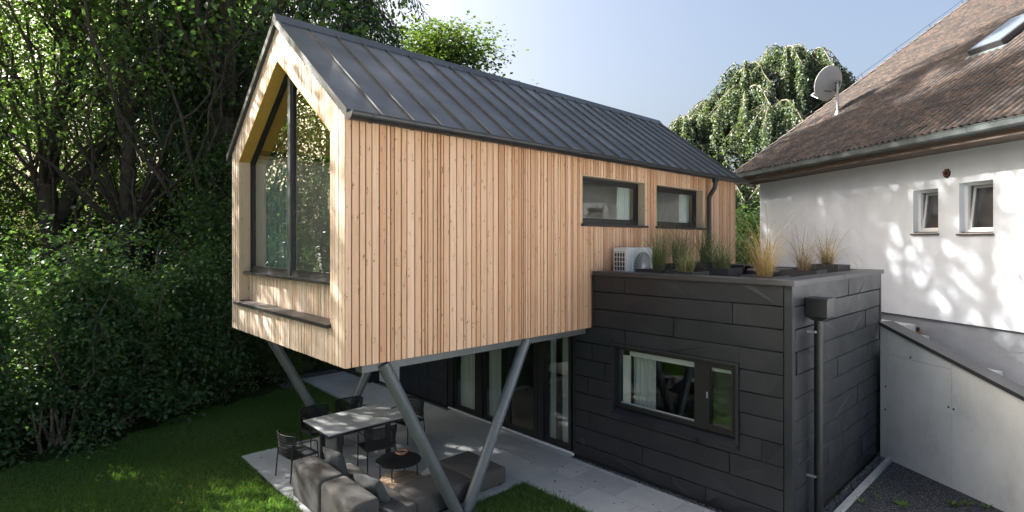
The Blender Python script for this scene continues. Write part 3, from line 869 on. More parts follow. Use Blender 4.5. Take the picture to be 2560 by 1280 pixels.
# glazed doors
zd0, zd1 = .07, 2.38
posts = [(10.98,11.19),(9.86,10.10),(8.04,8.13),(7.86,8.03),(7.10,7.15)]
GD = MB().box(BX+.0,BX+.12,10.98,11.0,zd0,zd1).box(BX+.001,BX+.119,7.0,11.0,zd1-.001,zd1+.02)
GD = GD.build('glazed_door_front', MAT['frame_black'], BE)
for a,b in posts[1:]+[(11.002,11.19)]: MB().box(BX+.0,BX+.12,a,b,zd0,zd1-.002).build('post', MAT['frame_black'], GD)
def leaf(a, b, x=BX+.04, w=.055, glass='glass_dark'):
    s = MB()
    for q in ((a,b,zd0,zd0+.09),(a,b,zd1-.06,zd1),(a,a+w,zd0+.09,zd1-.06),(b-w,b,zd0+.09,zd1-.06)): s.box(x,x+.06,*q)
    s = s.build('door_leaf', MAT['frame_black'], GD)
    pane(GD, x+.03, a+w, b-w, zd0+.09, zd1-.06, MAT[glass])
leaf(10.11,10.97); leaf(8.99,9.85); leaf(8.135,8.985); leaf(7.155,7.855)
pane(GD, BX+.06, 7.0, 7.098, zd0, zd1, MAT['glass_dark'])
MB().box(BX-.03,BX-.002,7.0,11.15,.03,.062).build('threshold', MAT['white_paint'], GD)
MB().box(BX+.0,BX+.10,7.0,11.0,.03,.068).build('threshold', MAT['coping_grey'], GD)
MB().box(BX+.018,BX+.032,10.095,10.107,.07,2.38).build('seal_strip', MAT['white_paint'], GD)
for (p0,p1,lb) in (((8.42,10.90),(8.46,10.15),'white net curtain behind the leftmost terrace door pane'),
                   ((8.42,9.82),(8.44,9.42),'white net curtain behind the terrace door left of the slanting column'),
                   ((8.42,7.84),(8.44,7.70),'narrow white curtain at the post of the rightmost terrace door'),
                   ((8.44,7.52),(8.42,7.18),'white curtain panel behind the rightmost terrace door')):
    curtain('curtain', p0, p1, .1, 2.36, MAT['curtain'], lb, .02, 5)
# ground floor interior
r = MB().box(BX+.262,BXE-.29,BY+.262,14.9,-.02,.05); r.build('lower_floor', MAT['oak_floor'], BE)
r = MB().box(BX+.262,BXE-.29,BY+.262,14.9,2.52,2.56); r.build('lower_ceiling', MAT['interior_white'], BE)
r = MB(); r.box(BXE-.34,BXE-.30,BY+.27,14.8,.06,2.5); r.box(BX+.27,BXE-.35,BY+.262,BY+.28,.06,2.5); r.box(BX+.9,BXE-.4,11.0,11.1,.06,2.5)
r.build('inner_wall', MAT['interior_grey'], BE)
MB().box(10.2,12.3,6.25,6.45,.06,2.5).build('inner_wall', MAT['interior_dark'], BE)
# rainwater hopper and pipe
hx = 8.86
H = MB().path([(hx,BY-.16,3.06),(hx,BY-.16,-.03)], .062, 20).build('rain_pipe', MAT['gutter_black'], BE, smooth=True)
hp = MB().box(hx-.16,hx+.16,BY-.32,BY-.03,3.11,3.36)
hp.add([(hx-.16,BY-.32,3.11),(hx+.16,BY-.32,3.11),(hx+.16,BY-.03,3.11),(hx-.16,BY-.03,3.11),(hx-.06,BY-.22,3.04),(hx+.06,BY-.22,3.04),(hx+.06,BY-.1,3.04),(hx-.06,BY-.1,3.04)],
       [(0,1,5,4),(1,2,6,5),(2,3,7,6),(3,0,4,7),(4,5,6,7)])
hp.build('hopper', MAT['gutter_black'], H)
MB().box(hx-.175,hx+.175,BY-.335,BY-.02,3.355,3.38).build('hopper_rim', MAT['gutter_black'], H)
for z in (2.86, .72):
    MB().lathe([(.069,0),(.069,.04)], (hx,BY-.16,z), 20).build('pipe_clip', MAT['gutter_black'], H)
    MB().box(hx-.1,hx-.07,BY-.15,BY-.015,z,z+.03).build('pipe_bracket', MAT['galv'], H)

# ================================================================== WHITE HOUSE
def W(n, c, z): return (.847*n + .532*c, -.532*n + .847*c, z)
WH = thing('white_house', 'white rendered house with weathered brown tiled roof and zinc gutter', 'house', W(14, 9, 0))
NW, CE = 10.6, 14.97
wins = [(9.26, 9.82, 4.40, 5.30), (8.20, 8.83, 4.38, 5.36)]
ZP, ZE = 2.62, 6.02
cc = [-3.0, 8.20, 8.83, 9.26, 9.82, CE]
w = MB()
for i in (0, 2, 4):
    w.box(NW, NW+.3, cc[i], cc[i+1], ZP, ZE+.2, W)
for (a,b,u,v) in wins:
    w.box(NW, NW+.3, a, b, ZP, u, W); w.box(NW, NW+.3, a, b, v, ZE+.2, W)
w.box(NW+.302, 20, CE-.3, CE, ZP, 6.4, W)
w.build('wall', MAT['white_render'], WH)
MB().box(NW+.03, NW+.3, -3.0, CE-.02, -.05, ZP-.002, W).build('plinth', MAT['grey_plinth'], WH)
MB().box(NW-.012, NW+.03, -3.0, CE, ZP-.014, ZP-.001, W).build('drip_edge', MAT['coping_grey'], WH)
MB().box(NW+.31, NW+.33, 7.5, 10.5, 3.5, 6.0, W).build('inner_screen', MAT['interior_grey'], WH)
for (a,b,u,v) in wins:
    f = MB(); e=.06; n0=NW+.13
    for q in ((a,b,u,u+e),(a,b,v-e,v),(a,a+e,u+e,v-e),(b-e,b,u+e,v-e)): f.box(n0,n0+.06,*q,W)
    FR = f.build('window', MAT['white_paint'], WH)
    # sash tilted inwards at the top
    tl = lambda n, c, z: W(n0+.03+(n-n0)+(z-u)*.14, c, z)
    s = MB(); a0,a1,c0,c1 = a+e-.01,b-e+.01,u+e-.005,v-e
    for q in ((a0,a1,c0,c0+.05),(a0,a1,c1-.05,c1),(a0,a0+.045,c0+.05,c1-.05),(a1-.045,a1,c0+.05,c1-.05)): s.box(n0,n0+.05,*q,tl)
    s.build('sash', MAT['white_paint'], FR)
    MB().add([tl(n0+.02,a0+.045,c0+.05),tl(n0+.02,a1-.045,c0+.05),tl(n0+.02,a1-.045,c1-.05),tl(n0+.02,a0+.045,c1-.05)], [(0,1,2,3)]).build('pane', MAT['glass_small'], FR, fix=False)
    MB().box(NW-.035,n0,a-.02,b+.04,u-.045,u-.015,W).build('sill', MAT['soffit_brown'], FR)
    MB().box(NW+.05,n0,a,b,u-.014,u+.02,W).build('sill_upstand', MAT['soffit_brown'], FR)
# broken vent hole with clay pipe
vh = MB(); rr = random.Random(8); pts=[]; c0_, z0_ = 9.08, 5.58
for k in range(18):
    t = 2*math.pi*k/18; r_ = .085*(1+rr.uniform(-.12,.12)); pts.append(W(NW-.004, c0_+r_*math.cos(t), z0_+r_*1.15*math.sin(t)))
vh.prism(pts, Vector(W(.003,0,0))).build('vent_surround', MAT['soil'], WH)
ring=[]; n=20
for (nn, r_) in ((NW-.012,.062),(NW-.012,.052),(NW+.0,.05),(NW-.005,.062)):
    ring += [W(nn, c0_+.008+r_*math.cos(2*math.pi*k/n), z0_+.006+r_*math.sin(2*math.pi*k/n)) for k in range(n)]
fs = [(j*n+k, j*n+(k+1)%n, (j+1)*n+(k+1)%n, (j+1)*n+k) for j in range(2) for k in range(n)] + [tuple(2*n+k for k in range(n))]
MB().add(ring, fs).build('vent_pipe', MAT['terracotta'], WH)
# eaves
NE = 9.93; TP = .688
MB().box(NE+.02, NW-.002, 3.0, CE+.3, ZE-.02, ZE+.03, W).build('soffit', MAT['soffit_brown'], WH)
for k in range(5): MB().box(NE-.01+k*.006, NE+.012+k*.006, 3.0, CE+.3, ZE+.112-.026*k, ZE+.134-.026*k, W).build('fascia_board', MAT['soffit_brown'], WH)
MB().box(NE+.0, NW-.002, CE+.01, CE+.28, ZE-.045, ZE-.022, W).build('soffit_end', MAT['soffit_wood'], WH)
MB().box(NW-.35, NW-.22, CE-.02, CE+.1, ZE-.12, ZE-.05, W).build('floodlight', MAT['galv'], WH, bevel=.015)
# zinc gutter sections
gsec = [15.28,14.1,13.05,12.1,11.05,10.05,9.05,8.05,7.0,6.0,4.9,3.0]
for a, b in zip(gsec[1:], gsec[:-1]):
    prof = [(NE-.02,.0),(NE-.115,.012),(NE-.135,.04),(NE-.14,.135),(NE-.152,.142),(NE-.152,.152),(NE-.136,.152),(NE-.128,.06),(NE-.105,.025),(NE-.02,.012)]
    g = MB().prism([W(p[0], a+.004, ZE+.10+p[1]) for p in prof], Vector(W(0, b-a-.004, 0)))
    g = g.build('gutter_section', MAT['zinc'], WH)
    MB().prism([W(p[0]-(.004 if p[0] < NE-.1 else 0), a-.02, ZE+.097+p[1]) for p in prof], Vector(W(0,.03,0))).build('gutter_joint', MAT['zinc'], g)
# tiled roof
def R(s, c, h=0.0):      # s metres up the slope, c along the eave, h above the deck
    k = math.sqrt(1+TP*TP); n = NE - .05 + s/k - h*TP/k; z = ZE + .255 + s*TP/k + h/k
    return W(n, c, z)
SL = 12.2; CV = 15.28
deck = MB().add([R(0,3.0,-.03),R(SL,3.0,-.03),R(SL,CV-.03,-.03),R(0,CV-.03,-.03),R(.06,3.0,-.08),R(SL,3.0,-.08),R(SL,CV-.03,-.08),R(.06,CV-.03,-.08)],
        [(0,1,2,3),(7,6,5,4),(0,4,5,1),(2,6,7,3),(3,7,4,0),(1,5,6,2)])
ROOF2 = deck.build('roof', MAT['rooftile'], WH)
TW, TE = .30, .335
def tile_pts():
    us = np.linspace(0, TW, 11); w_ = []
    for u in us:
        t = (u / TW * 2) % 1.0
        w_.append(.002 + .062*max(0.0, math.sin(math.pi*min(1, t*1.35)))**.7 if t*1.35 <= 1 else .002)
    return us, np.array(w_)
us, ws = tile_pts()
verts = []; nu = len(us)
for (v, lift) in ((0.0, .007), (TE+.03, .000)):
    for u, wv in zip(us, ws): verts.append((u, v, lift+wv))
for u, wv in zip(us, ws): verts.append((u, 0.004, wv*.9-.004))
faces = []
for i in range(nu-1):
    faces += [(i,i+1,nu+i+1,nu+i), (2*nu+i,2*nu+i+1,i+1,i)]
tile_me = bpy.data.meshes.new('roof_tile'); tile_me.from_pydata(verts, [], faces); tile_me.materials.append(MAT['rooftile'])
ncol = int((CV-.02-3.0)/TW); nrow = int(SL/TE)
Fv = Vector((.6820,.7314,0)); Rv = Vector((.7314,-.6820,0))
cand = []
for i in range(ncol):
    for j in range(nrow):
        p = Vector(R(j*TE+.16, CV-.02-(i+.5)*TW, .02)) - cam.location
        d = p.dot(Fv); px = 1280+1364*p.dot(Rv)/d; py = 606-1364*p.z/d
        cand.append((d if (-20 < px < 2600 and -20 < py) else 1e6+d, i, j))
cand.sort()
rootL = WH.location
uax = Vector(W(0,-1,0)); vax = (Vector(R(1,0,0))-Vector(R(0,0,0))); wax = uax.cross(vax)
rt = random.Random(4)
SV=[]; SF=[]
for k, (d, i, j) in enumerate(cand):
    o = Vector(R(j*TE-.03, CV-.02-i*TW, .0)) + wax*rt.uniform(-.004,.006)
    a = rt.uniform(-.006,.006)
    u2 = (uax + vax*a).normalized(); v2 = (vax - uax*a).normalized(); v2 = (v2 + wax*rt.uniform(-.003,.005)).normalized(); w2 = u2.cross(v2)
    if k < 300:
        t = bpy.data.objects.new('roof_tile', tile_me); COL.objects.link(t); t.parent = ROOF2
        M = Matrix((u2, v2, w2)).transposed().to_4x4(); M.translation = o - rootL; t.matrix_basis = M
    else:
        b0 = len(SV)
        for v in verts: SV.append(o - rootL + u2*v[0] + v2*v[1] + w2*v[2])
        SF += [tuple(b0+q for q in f) for f in faces]
me = bpy.data.meshes.new('upper_tiles'); me.from_pydata([tuple(v) for v in SV], [], SF); me.materials.append(MAT['rooftile'])
o = link_mesh('upper_tiles', me, None, ROOF2); o['kind'] = 'stuff'
# verge capping tiles
s = -.03
while s < SL:
    e = s+.42
    MB().add([R(s,CV-.10,.075),R(e,CV-.10,.050),R(e,CV+.05,.050),R(s,CV+.05,.075),R(s,CV-.10,.02),R(e,CV-.10,.0),R(e,CV+.05,-.10),R(s,CV+.05,-.08)],
             [(0,1,2,3),(0,4,5,1),(3,2,6,7),(0,3,7,4),(1,5,6,2)]).build('verge_tile', MAT['rooftile'], ROOF2); s += .40
# lightning conductor
LC = MB().path([R(.9+.8*k, CV-.02, .19-.01*(k % 2)) for k in range(15)], .006, 6).build('lightning_wire', MAT['black_metal'], WH)
for k in range(1, 8): MB().path([R(.9+1.6*k, CV-.02, .19), R(.9+1.6*k, CV-.02, .05)], .007, 6).build('wire_clip', MAT['black_metal'], LC)
# skylight
sk = MB(); sa, sb, ca, cb = 4.12, 5.7, 10.02, 10.78
SKY = MB()
for q in ((sa,sa+.07,ca,cb),(sb-.07,sb,ca,cb),(sa+.07,sb-.07,ca,ca+.07),(sa+.07,sb-.07,cb-.07,cb)):
    p = [R(q[0],q[2],.0),R(q[1],q[2],.0),R(q[1],q[3],.0),R(q[0],q[3],.0),R(q[0],q[2],.2),R(q[1],q[2],.2),R(q[1],q[3],.2),R(q[0],q[3],.2)]
    SKY.add(p, [(0,3,2,1),(4,5,6,7),(0,1,5,4),(1,2,6,5),(2,3,7,6),(3,0,4,7)])
SKY = SKY.build('skylight', MAT['interior_dark'], WH)
skyglass = plain('skylight_glazing', (0.10,0.12,0.14), 0.16, 0.0, 0.05, 3, 90, 0.0, spec=0.5)
p = [R(sa+.05,ca+.05,.185),R(sb-.05,ca+.05,.185),R(sb-.05,cb-.05,.185),R(sa+.05,cb-.05,.185)]
MB().add(p+[tuple(Vector(v)+wax*.022) for v in p], [(0,1,2,3),(4,5,6,7),(0,1,5,4),(1,2,6,5),(2,3,7,6),(3,0,4,7)]).build('pane', skyglass, SKY)
MB().add([R(sa-.14,ca-.08,.05),R(sa,ca-.08,.07),R(sa,cb+.08,.07),R(sa-.14,cb+.08,.05)], [(0,1,2,3)]).build('flashing', MAT['zinc'], SKY, fix=False)

# satellite dish
db = Vector(W(12.2, 13.7, 7.85))
SD = thing('satellite_dish', 'light grey satellite dish on a steel mast on the tiled roof', 'satellite dish', db)
MB().path([db+Vector((0,0,-.1)), db+Vector((0,0,1.0))], .03, 14).build('mast', MAT['galv'], SD, smooth=True)
MB().lathe([(.13,-.16),(.09,.0),(.045,.14),(.035,.16)], db, 16).build('roof_collar', MAT['galv'], SD, smooth=True)
ax = (Fv*.90 - Rv*.22 + Vector((0,0,.34))).normalized()        # where the dish looks
e1 = ax.cross(Vector((0,0,1))).normalized(); e2 = e1.cross(ax)
dc = db + Vector((0,0,.93)) + ax*.14 - Rv*.10
vs=[]; n=48; rings=8
for j in range(rings+1):
    r_ = .47*j/rings
    for k in range(n):
        t = 2*math.pi*k/n
        vs.append(dc + e1*r_*.97*math.cos(t) + e2*r_*1.06*math.sin(t) + ax*(.34*r_*r_))
fs=[(j*n+k, j*n+(k+1)%n, (j+1)*n+(k+1)%n, (j+1)*n+k) for j in range(rings) for k in range(n)]
b0=len(vs); vs += [v + ax*.025 for v in vs[rings*n:]]
fs += [(rings*n+k, rings*n+(k+1)%n, b0+(k+1)%n, b0+k) for k in range(n)]
MB().add(vs, fs).build('reflector', MAT['dish_grey'], SD, smooth=True, fix=False)
br = MB(); h0 = db+Vector((0,0,.93))
for dz in (.02,-.16): br.bar(h0+e2*dz-e1*.12, h0+e2*dz+e1*.16, .02, .025)
br.bar(h0+e2*.05, h0-e2*.22, .05, .04, ax); br.bar(h0+ax*.02+e1*.08, h0+ax*.13+e1*.08, .06, .18)
br.bar(dc-e2*.22-e1*.12, dc-e2*.22+e1*.12, .02, .03)
br.build('bracket', MAT['zinc'], SD)
lnb = dc + ax*.62 - e2*.40
MB().path([dc-e2*.50+ax*.06, lnb], .014, 8).build('feed_arm', MAT['galv'], SD)
MB().path([lnb-ax*.02, lnb-ax*.10+e2*.08], .03, 12).build('receiver', MAT['dish_grey'], SD)
MB().path([db+Vector((.03,0,.12)), db+Vector((.06,-.02,-.02)), db+Vector((-.02,-.05,-.08)), Vector(W(12.05,14.0,7.78))], .008, 6).build('cable', MAT['white_paint'], SD)

# ================================================================== RETAINING WALL, STEPS, BANK
RW = thing('retaining_wall', 'sloping cast concrete retaining wall with black metal coping', 'wall', W(9.3, 7.5, 0))
def ztop(c): return 2.585 + (c-9.17)*.298
N0 = 9.13
def cslab(pts, n0=N0, th=.26, name='concrete_panel', mat='concrete'):
    MB().prism([W(n0, c, z) for c, z in pts], Vector(W(th,0,0))).build(name, MAT[mat], RW)
j = .0035
cslab([(9.0+j,-.1),(9.168,-.1),(9.168,ztop(9.168)),(9.0+j,ztop(9.0+j))])
cslab([(7.735+j,-.1),(9.0-j,-.1),(9.0-j,2.03-j),(7.735+j,2.03-j)])
cslab([(7.735+j,2.03+j),(9.0-j,2.03+j),(9.0-j,ztop(9.0-j)),(7.735+j,ztop(7.735+j))])
cslab([(5.0,-.1),(7.735-j,-.1),(7.735-j,ztop(7.735-j)),(5.0,ztop(5.0))])
cslab([(5.0,-.1),(9.16,-.1),(9.16,ztop(9.16)-.02),(5.0,ztop(5.0)-.02)], N0+.012, .24, 'core', 'grey_plinth')
for (c,z) in ((8.51,2.075),(9.045,1.40),(9.05,.95),(7.79,1.37),(7.70,1.36)):
    MB().path([W(N0-.0035,c,z), W(N0+.002,c,z)], .019, 14).build('tie_hole', MAT['coping_grey'], RW)
for (a,b) in ((5.0,7.40),(7.404,9.175)):
    MB().prism([W(N0-.035,a,ztop(a)-.005),W(N0-.035,b,ztop(b)-.005),W(N0-.035,b,ztop(b)+.062),W(N0-.035,a,ztop(a)+.062)], Vector(W(.335,0,0))).build('coping', MAT['coping_grey'], RW)
ST = thing('garden_steps', 'pale granite block steps between concrete wall and grey plinth', 'steps', W(9.95, 8, 0))
for c, z, c2 in ((9.67,2.47,10.6),(9.36,2.28,9.67),(8.66,1.98,9.36),(7.96,1.88,8.66),(7.3,1.56,7.96),(6.6,1.36,7.3),(5.9,1.16,6.6),(5.2,.96,5.9)):
    MB().box(N0+.28, 10.5, c, c2-.004, z-.6, z, W).build('step', MAT['stone_step'], ST)
bank = MB().prism([W(9.42,9.70,-.05),W(9.42,40,-.05),W(60,40,-.05),W(60,9.70,-.05)], (0,0,2.45)).build('bank', MAT['ground'])
tag(bank, kind='structure')
yard = MB().add([(8.05,-6,.003),(14.5,-6,.003),(14.5,2.68,.003),(8.05,2.68,.003)], [(0,1,2,3)]).build('gravel_yard', MAT['gravel_base'], fix=False)
tag(yard, kind='structure')

# ================================================================== FURNITURE
# dining table
DT = thing('dining_table', 'pale ceramic topped dining table with black legs under the house', 'table', (5.06, 9.92, .03))
MB().box(4.25,5.88,9.35,10.49,.735,.755).build('tabletop', MAT['tabletop'], DT)
fr = MB(); fr.box(4.27,5.86,9.37,9.42,.68,.733); fr.box(4.27,5.86,10.42,10.47,.68,.733); fr.box(4.27,4.32,9.42,10.42,.68,.733); fr.box(5.81,5.86,9.42,10.42,.68,.733)
fr.build('apron', MAT['black_metal'], DT)
for (x, y) in ((4.50,9.45),(4.50,10.18),(5.50,9.45),(5.50,10.18)):
    MB().box(x-.04,x+.04,y-.04,y+.04,.03,.68).build('leg', MAT['black_metal'], DT)

# woven armchairs: built facing +Y, origin on the floor under the seat
def make_chair(label):
    t = thing('armchair', label, 'chair', (0,0,0), 0, 'woven chairs around the dining table')
    r = .012
    for sx_ in (-1, 1):
        MB().path([(sx_*.29,.24,0),(sx_*.285,.235,.43),(sx_*.285,.225,.60),(sx_*.283,.20,.635),(sx_*.28,.14,.648),(sx_*.27,-.12,.655),(sx_*.26,-.20,.66)], r, 8).build('arm', MAT['black_metal'], t, local=True, smooth=True)
        MB().path([(sx_*.27,-.27,0),(sx_*.262,-.235,.40),(sx_*.26,-.215,.66),(sx_*.258,-.225,.72)], r, 8).build('leg', MAT['black_metal'], t, local=True, smooth=True)
    MB().path([(-.285,.235,.40),(.285,.235,.40)], r, 8).path([(-.265,-.235,.40),(.265,-.235,.40)], r, 8).path([(-.285,.235,.40),(-.265,-.235,.40)], r, 8).path([(.285,.235,.40),(.265,-.235,.40)], r, 8).build('seat_frame', MAT['black_metal'], t, local=True)
    s = MB()
    for k in range(17):
        y = -.225 + .45*k/16; s.box(-.27,.27,y-.010,y+.010,.412,.424)
    for k in range(19):
        x = -.265 + .53*k/18; s.box(x-.009,x+.009,-.23,.23,.405+.006*(k%2),.415+.006*(k%2))
    s.build('seat', MAT['cord'], t, local=True, kind='stuff')
    def bk(u, z, off=0):            # u -1..1 across the back
        rr = 1 + .12*(z-.43)/.4
        return Vector((.275*math.sin(u*1.05)/math.sin(1.05)*rr, -.285 - .06*(z-.43) + .115*u*u + off, z))
    b = MB(); nu = 14
    for k in range(12):             # horizontal cords
        z = .455 + .335*k/11; o = .004*(1 if k % 2 else -1)
        for i in range(nu):
            b.bar(bk(-1+2*i/nu, z, o), bk(-1+2*(i+1)/nu, z, o), .007, .015)
    for k in range(25):
        u = -1 + 2*k/24
        b.bar(bk(u,.44), bk(u,.80), .011, .007, (0,1,0))
    b.build('backrest', MAT['cord'], t, local=True, kind='stuff')
    MB().path([bk(-1,.66)]+[bk(-1,.77)]+[bk(-1+2*i/16, .802) for i in range(1,16)]+[bk(1,.77),bk(1,.66)], .013, 8).build('back_rim', MAT['cord'], t, local=True, smooth=True)
    return t
ch = make_chair('black woven armchair at the left end of the dining table, nearest the grey sofa')
places = [((3.86,9.78,.03), rad(-90+6), None),
          ((4.66,10.72,.03), rad(180+4), 'black woven armchair on the lawn side of the table, nearer the slanting column'),
          ((5.42,10.78,.03), rad(180-5), 'black woven armchair on the lawn side of the table, nearer the path'),
          ((5.08,9.12,.03), rad(-10), 'black woven armchair with its back to the round coffee table'),
          ((6.26,9.98,.03), rad(90+10), 'black woven armchair at the table end towards the glass doors')]
for i, (loc, a, lb) in enumerate(places):
    c = ch if i == 0 else copy_tree(ch)
    c.location = loc; c.rotation_euler = (0,0,a)
    if lb: c['label'] = lb

# coffee table
cx, cy, cz = 5.0, 8.24, .03
CT = thing('coffee_table', 'round black coffee table with thin bent legs beside the sofa', 'table', (cx,cy,cz))
MB().lathe([(.30,.395),(.375,.400),(.385,.408),(.385,.416),(.375,.42)], (cx,cy,cz), 48).build('tabletop', MAT['black_metal'], CT, smooth=True)
for k in range(4):
    t = rad(40 + 90*k); d = Vector((math.cos(t), math.sin(t), 0)); c = Vector((cx,cy,cz))
    MB().path([c+d*.33, c+d*.335+Vector((0,0,.30)), c+d*.325+Vector((0,0,.35)), c+d*.29+Vector((0,0,.385)), c+d*.1+Vector((0,0,.39))], .011, 8).build('leg', MAT['black_metal'], CT, smooth=True)
# low slatted teak table
wx, wy = 4.92, 8.02
LT = thing('low_table', 'low round slatted teak table tucked under the coffee table', 'table', (wx,wy,.03))
Rr = .36; y = -Rr+.005
while y < Rr-.03:
    y1_ = y+.055; ym_ = max(abs(y), abs(y1_)); 
    h = math.sqrt(max(0.002, Rr*Rr - min(abs(y),abs(y1_))**2)); h2 = math.sqrt(max(0.0004, Rr*Rr-max(abs(y),abs(y1_))**2))
    ha, hb = (h2, h) if abs(y) > abs(y1_) else (h, h2)
    MB().prism([(wx-ha,wy+y,.175),(wx+ha,wy+y,.175),(wx+hb,wy+y1_,.175),(wx-hb,wy+y1_,.175)], (0,0,.025)).build('slat', MAT['teak'], LT); y += .062
MB().lathe([(.2,0),(.2,.14)], (wx,wy,.03), 24).build('base', MAT['teak'], LT)
# wire bowl
bx, by, bz = 5.16, 8.40, .452
BW = thing('bowl', 'small copper wire bowl on the black coffee table', 'bowl', (bx,by,bz))
b = MB()
for r_, z in ((.06,.006),(.095,.03),(.11,.045)):
    b.path([(bx+r_*math.cos(2*math.pi*k/28), by+r_*math.sin(2*math.pi*k/28), bz+z) for k in range(29)], .0065, 6, False)
b.build('rim', MAT['copper'], BW, smooth=True)
b = MB()
for k in range(6):
    t = math.pi*k/6; d = Vector((math.cos(t), math.sin(t), 0)); c = Vector((bx,by,bz))
    b.path([c-d*.11+Vector((0,0,.045)), c-d*.05+Vector((0,0,.008)), c+d*.05+Vector((0,0,.008)), c+d*.11+Vector((0,0,.045))], .004, 6)
b.build('spoke', MAT['copper'], BW)

# sofa
def rbox(name, x0,x1,y0,y1,z0,z1, parent, r=.06, puff=.012, mat='fabric'):
    bm = bmesh.new(); bmesh.ops.create_cube(bm, size=1.0)
    for v in bm.verts:
        v.co = Vector((x0+(v.co.x+.5)*(x1-x0), y0+(v.co.y+.5)*(y1-y0), z0+(v.co.z+.5)*(z1-z0)))
    bmesh.ops.bevel(bm, geom=bm.edges[:], offset=r, segments=5, affect='EDGES', profile=0.5)
    bmesh.ops.subdivide_edges(bm, edges=[e for e in bm.edges if e.calc_length() > .2], cuts=4, use_grid_fill=True)
    xc, yc = (x0+x1)/2, (y0+y1)/2
    for v in bm.verts:
        fx = 1-min(1, abs(v.co.x-xc)/((x1-x0)/2))**2; fy = 1-min(1, abs(v.co.y-yc)/((y1-y0)/2))**2
        if v.co.z > z1-.02: v.co.z += puff*2*fx*fy
    L = root_of(parent).location
    for v in bm.verts: v.co -= L
    bmesh.ops.recalc_face_normals(bm, faces=bm.faces[:])
    me = bpy.data.meshes.new(name); bm.to_mesh(me); bm.free()
    for p in me.polygons: p.use_smooth = True
    return link_mesh(name, me, MAT[mat], parent)
SF_ = thing('sofa', 'charcoal grey outdoor sofa with two low backrests beside the lawn', 'sofa', (3.95,7.9,.03))
rbox('backrest', 3.44,3.86,7.90,8.96,.06,.64, SF_, .07)
rbox('backrest', 3.44,3.86,6.82,7.89,.06,.64, SF_, .07)
rbox('seat', 3.868,4.46,7.90,8.93,.06,.36, SF_, .05)
rbox('seat', 3.868,4.46,6.82,7.89,.06,.36, SF_, .05)
MB().box(3.5,4.4,6.9,8.9,.03,.07).build('base', MAT['black_metal'], SF_)
S2 = thing('sofa_module', 'long charcoal grey sofa seat module behind the foot of the V column', 'sofa', (5.0,7.2,.03), 0, 'backless charcoal modules')
rbox('seat', 4.47,5.56,6.86,7.58,.06,.36, S2, .06)
MB().box(4.55,5.48,6.92,7.5,.03,.07).build('base', MAT['black_metal'], S2)
S3 = thing('ottoman', 'square charcoal grey ottoman on the paving towards the glass doors', 'ottoman', (6.0,7.45,.03), 0, 'backless charcoal modules')
rbox('cushion', 5.60,6.34,6.93,7.98,.06,.34, S3, .055)
for (x,y) in ((5.7,7.03),(6.24,7.03),(5.7,7.88),(6.24,7.88)): MB().box(x-.03,x+.03,y-.03,y+.03,.03,.07).build('foot', MAT['black_metal'], S3)
def pillow(label, c, w, h, d, M, mat):
    vs=[]; n=16
    for s in (1,-1):
        for i in range(n+1):
            for j in range(n+1):
                u = -1+2*i/n; v = -1+2*j/n
                t = (max(0,1-abs(u)**2.2))**.5*(max(0,1-abs(v)**2.2))**.5
                pin = 1-.10*(1-abs(u)**2)*abs(v)**3; pin2 = 1-.10*(1-abs(v)**2)*abs(u)**3
                p = Vector((u*w/2*pin2, s*d/2*t + .012*math.sin(5*u+3*v)*t, v*h/2*pin))
                vs.append(Vector(c) + M @ p)
    m=(n+1)**2; fs=[]
    for s in (0,1):
        for i in range(n):
            for j in range(n):
                a=s*m+i*(n+1)+j; q=(a,a+1,a+n+2,a+n+1); fs.append(q if s else q[::-1])
    o = MB().add(vs, fs).build('cushion', mat, smooth=True, fix=False)
    return tag(o, label, 'cushion', 'scatter cushions on the sofa')
pillow('grey scatter cushion leaning upright at the far end of the sofa', (3.98,8.50,.60), .52,.50,.20, Matrix.Rotation(rad(98),3,'Z') @ Matrix.Rotation(rad(-20),3,'X'), MAT['fabric_cushion'])
pillow('grey scatter cushion lying tilted on the nearer sofa seat', (4.02,7.36,.53), .56,.52,.22, Matrix.Rotation(rad(104),3,'Z') @ Matrix.Rotation(rad(-32),3,'X'), MAT['fabric_cushion'])

# ================================================================== ROOF TERRACE
# air conditioner
AC = thing('air_conditioner', 'white outdoor air conditioning unit on the terrace against the larch wall', 'air conditioner', (9.2,6.3,3.27))
ax0, ax1, ay0, ay1, az0, az1 = 8.75, 9.62, 6.14, 6.47, 3.33, 4.10
MB().box(ax0,ax1,ay0,ay1,az0,az1).build('casing', MAT['plastic_white'], AC, bevel=.012)
sg = MB().box(ax0-.004,ax0+.006,ay0+.05,ay1-.03,az0+.05,az1-.08).build('side_grille', MAT['grille'], AC)
k = MB()
for i in range(5): k.box(ax0-.012,ax0-.003,ay0+.045+.062*i,ay0+.057+.062*i,az0+.05,az1-.08)
for i in range(8): k.box(ax0-.013,ax0-.002,ay0+.045,ay1-.03,az0+.05+.088*i,az0+.064+.088*i)
k.build('grille_bar', MAT['plastic_white'], sg, kind='stuff')
fx, fz = 9.22, 3.72
MB().box(fx-.33,fx+.33,ay0-.022,ay0-.001,az0+.05,az1-.05).build('front_panel', MAT['plastic_white'], AC)
MB().path([(fx,ay0-.024,fz),(fx,ay0-.028,fz)], .29, 36).build('fan_opening', MAT['interior_grey'], AC)
k = MB()
for i in range(30):
    t = 2*math.pi*i/30
    k.bar((fx+.05*math.cos(t),ay0-.036,fz+.05*math.sin(t)), (fx+.30*math.cos(t+.25),ay0-.033,fz+.30*math.sin(t+.25)), .007, .006, (0,1,0))
k.build('fan_guard', MAT['plastic_white'], AC, kind='stuff')
MB().path([(fx,ay0-.032,fz),(fx,ay0-.046,fz)], .055, 24).build('fan_hub', MAT['white_paint'], AC)
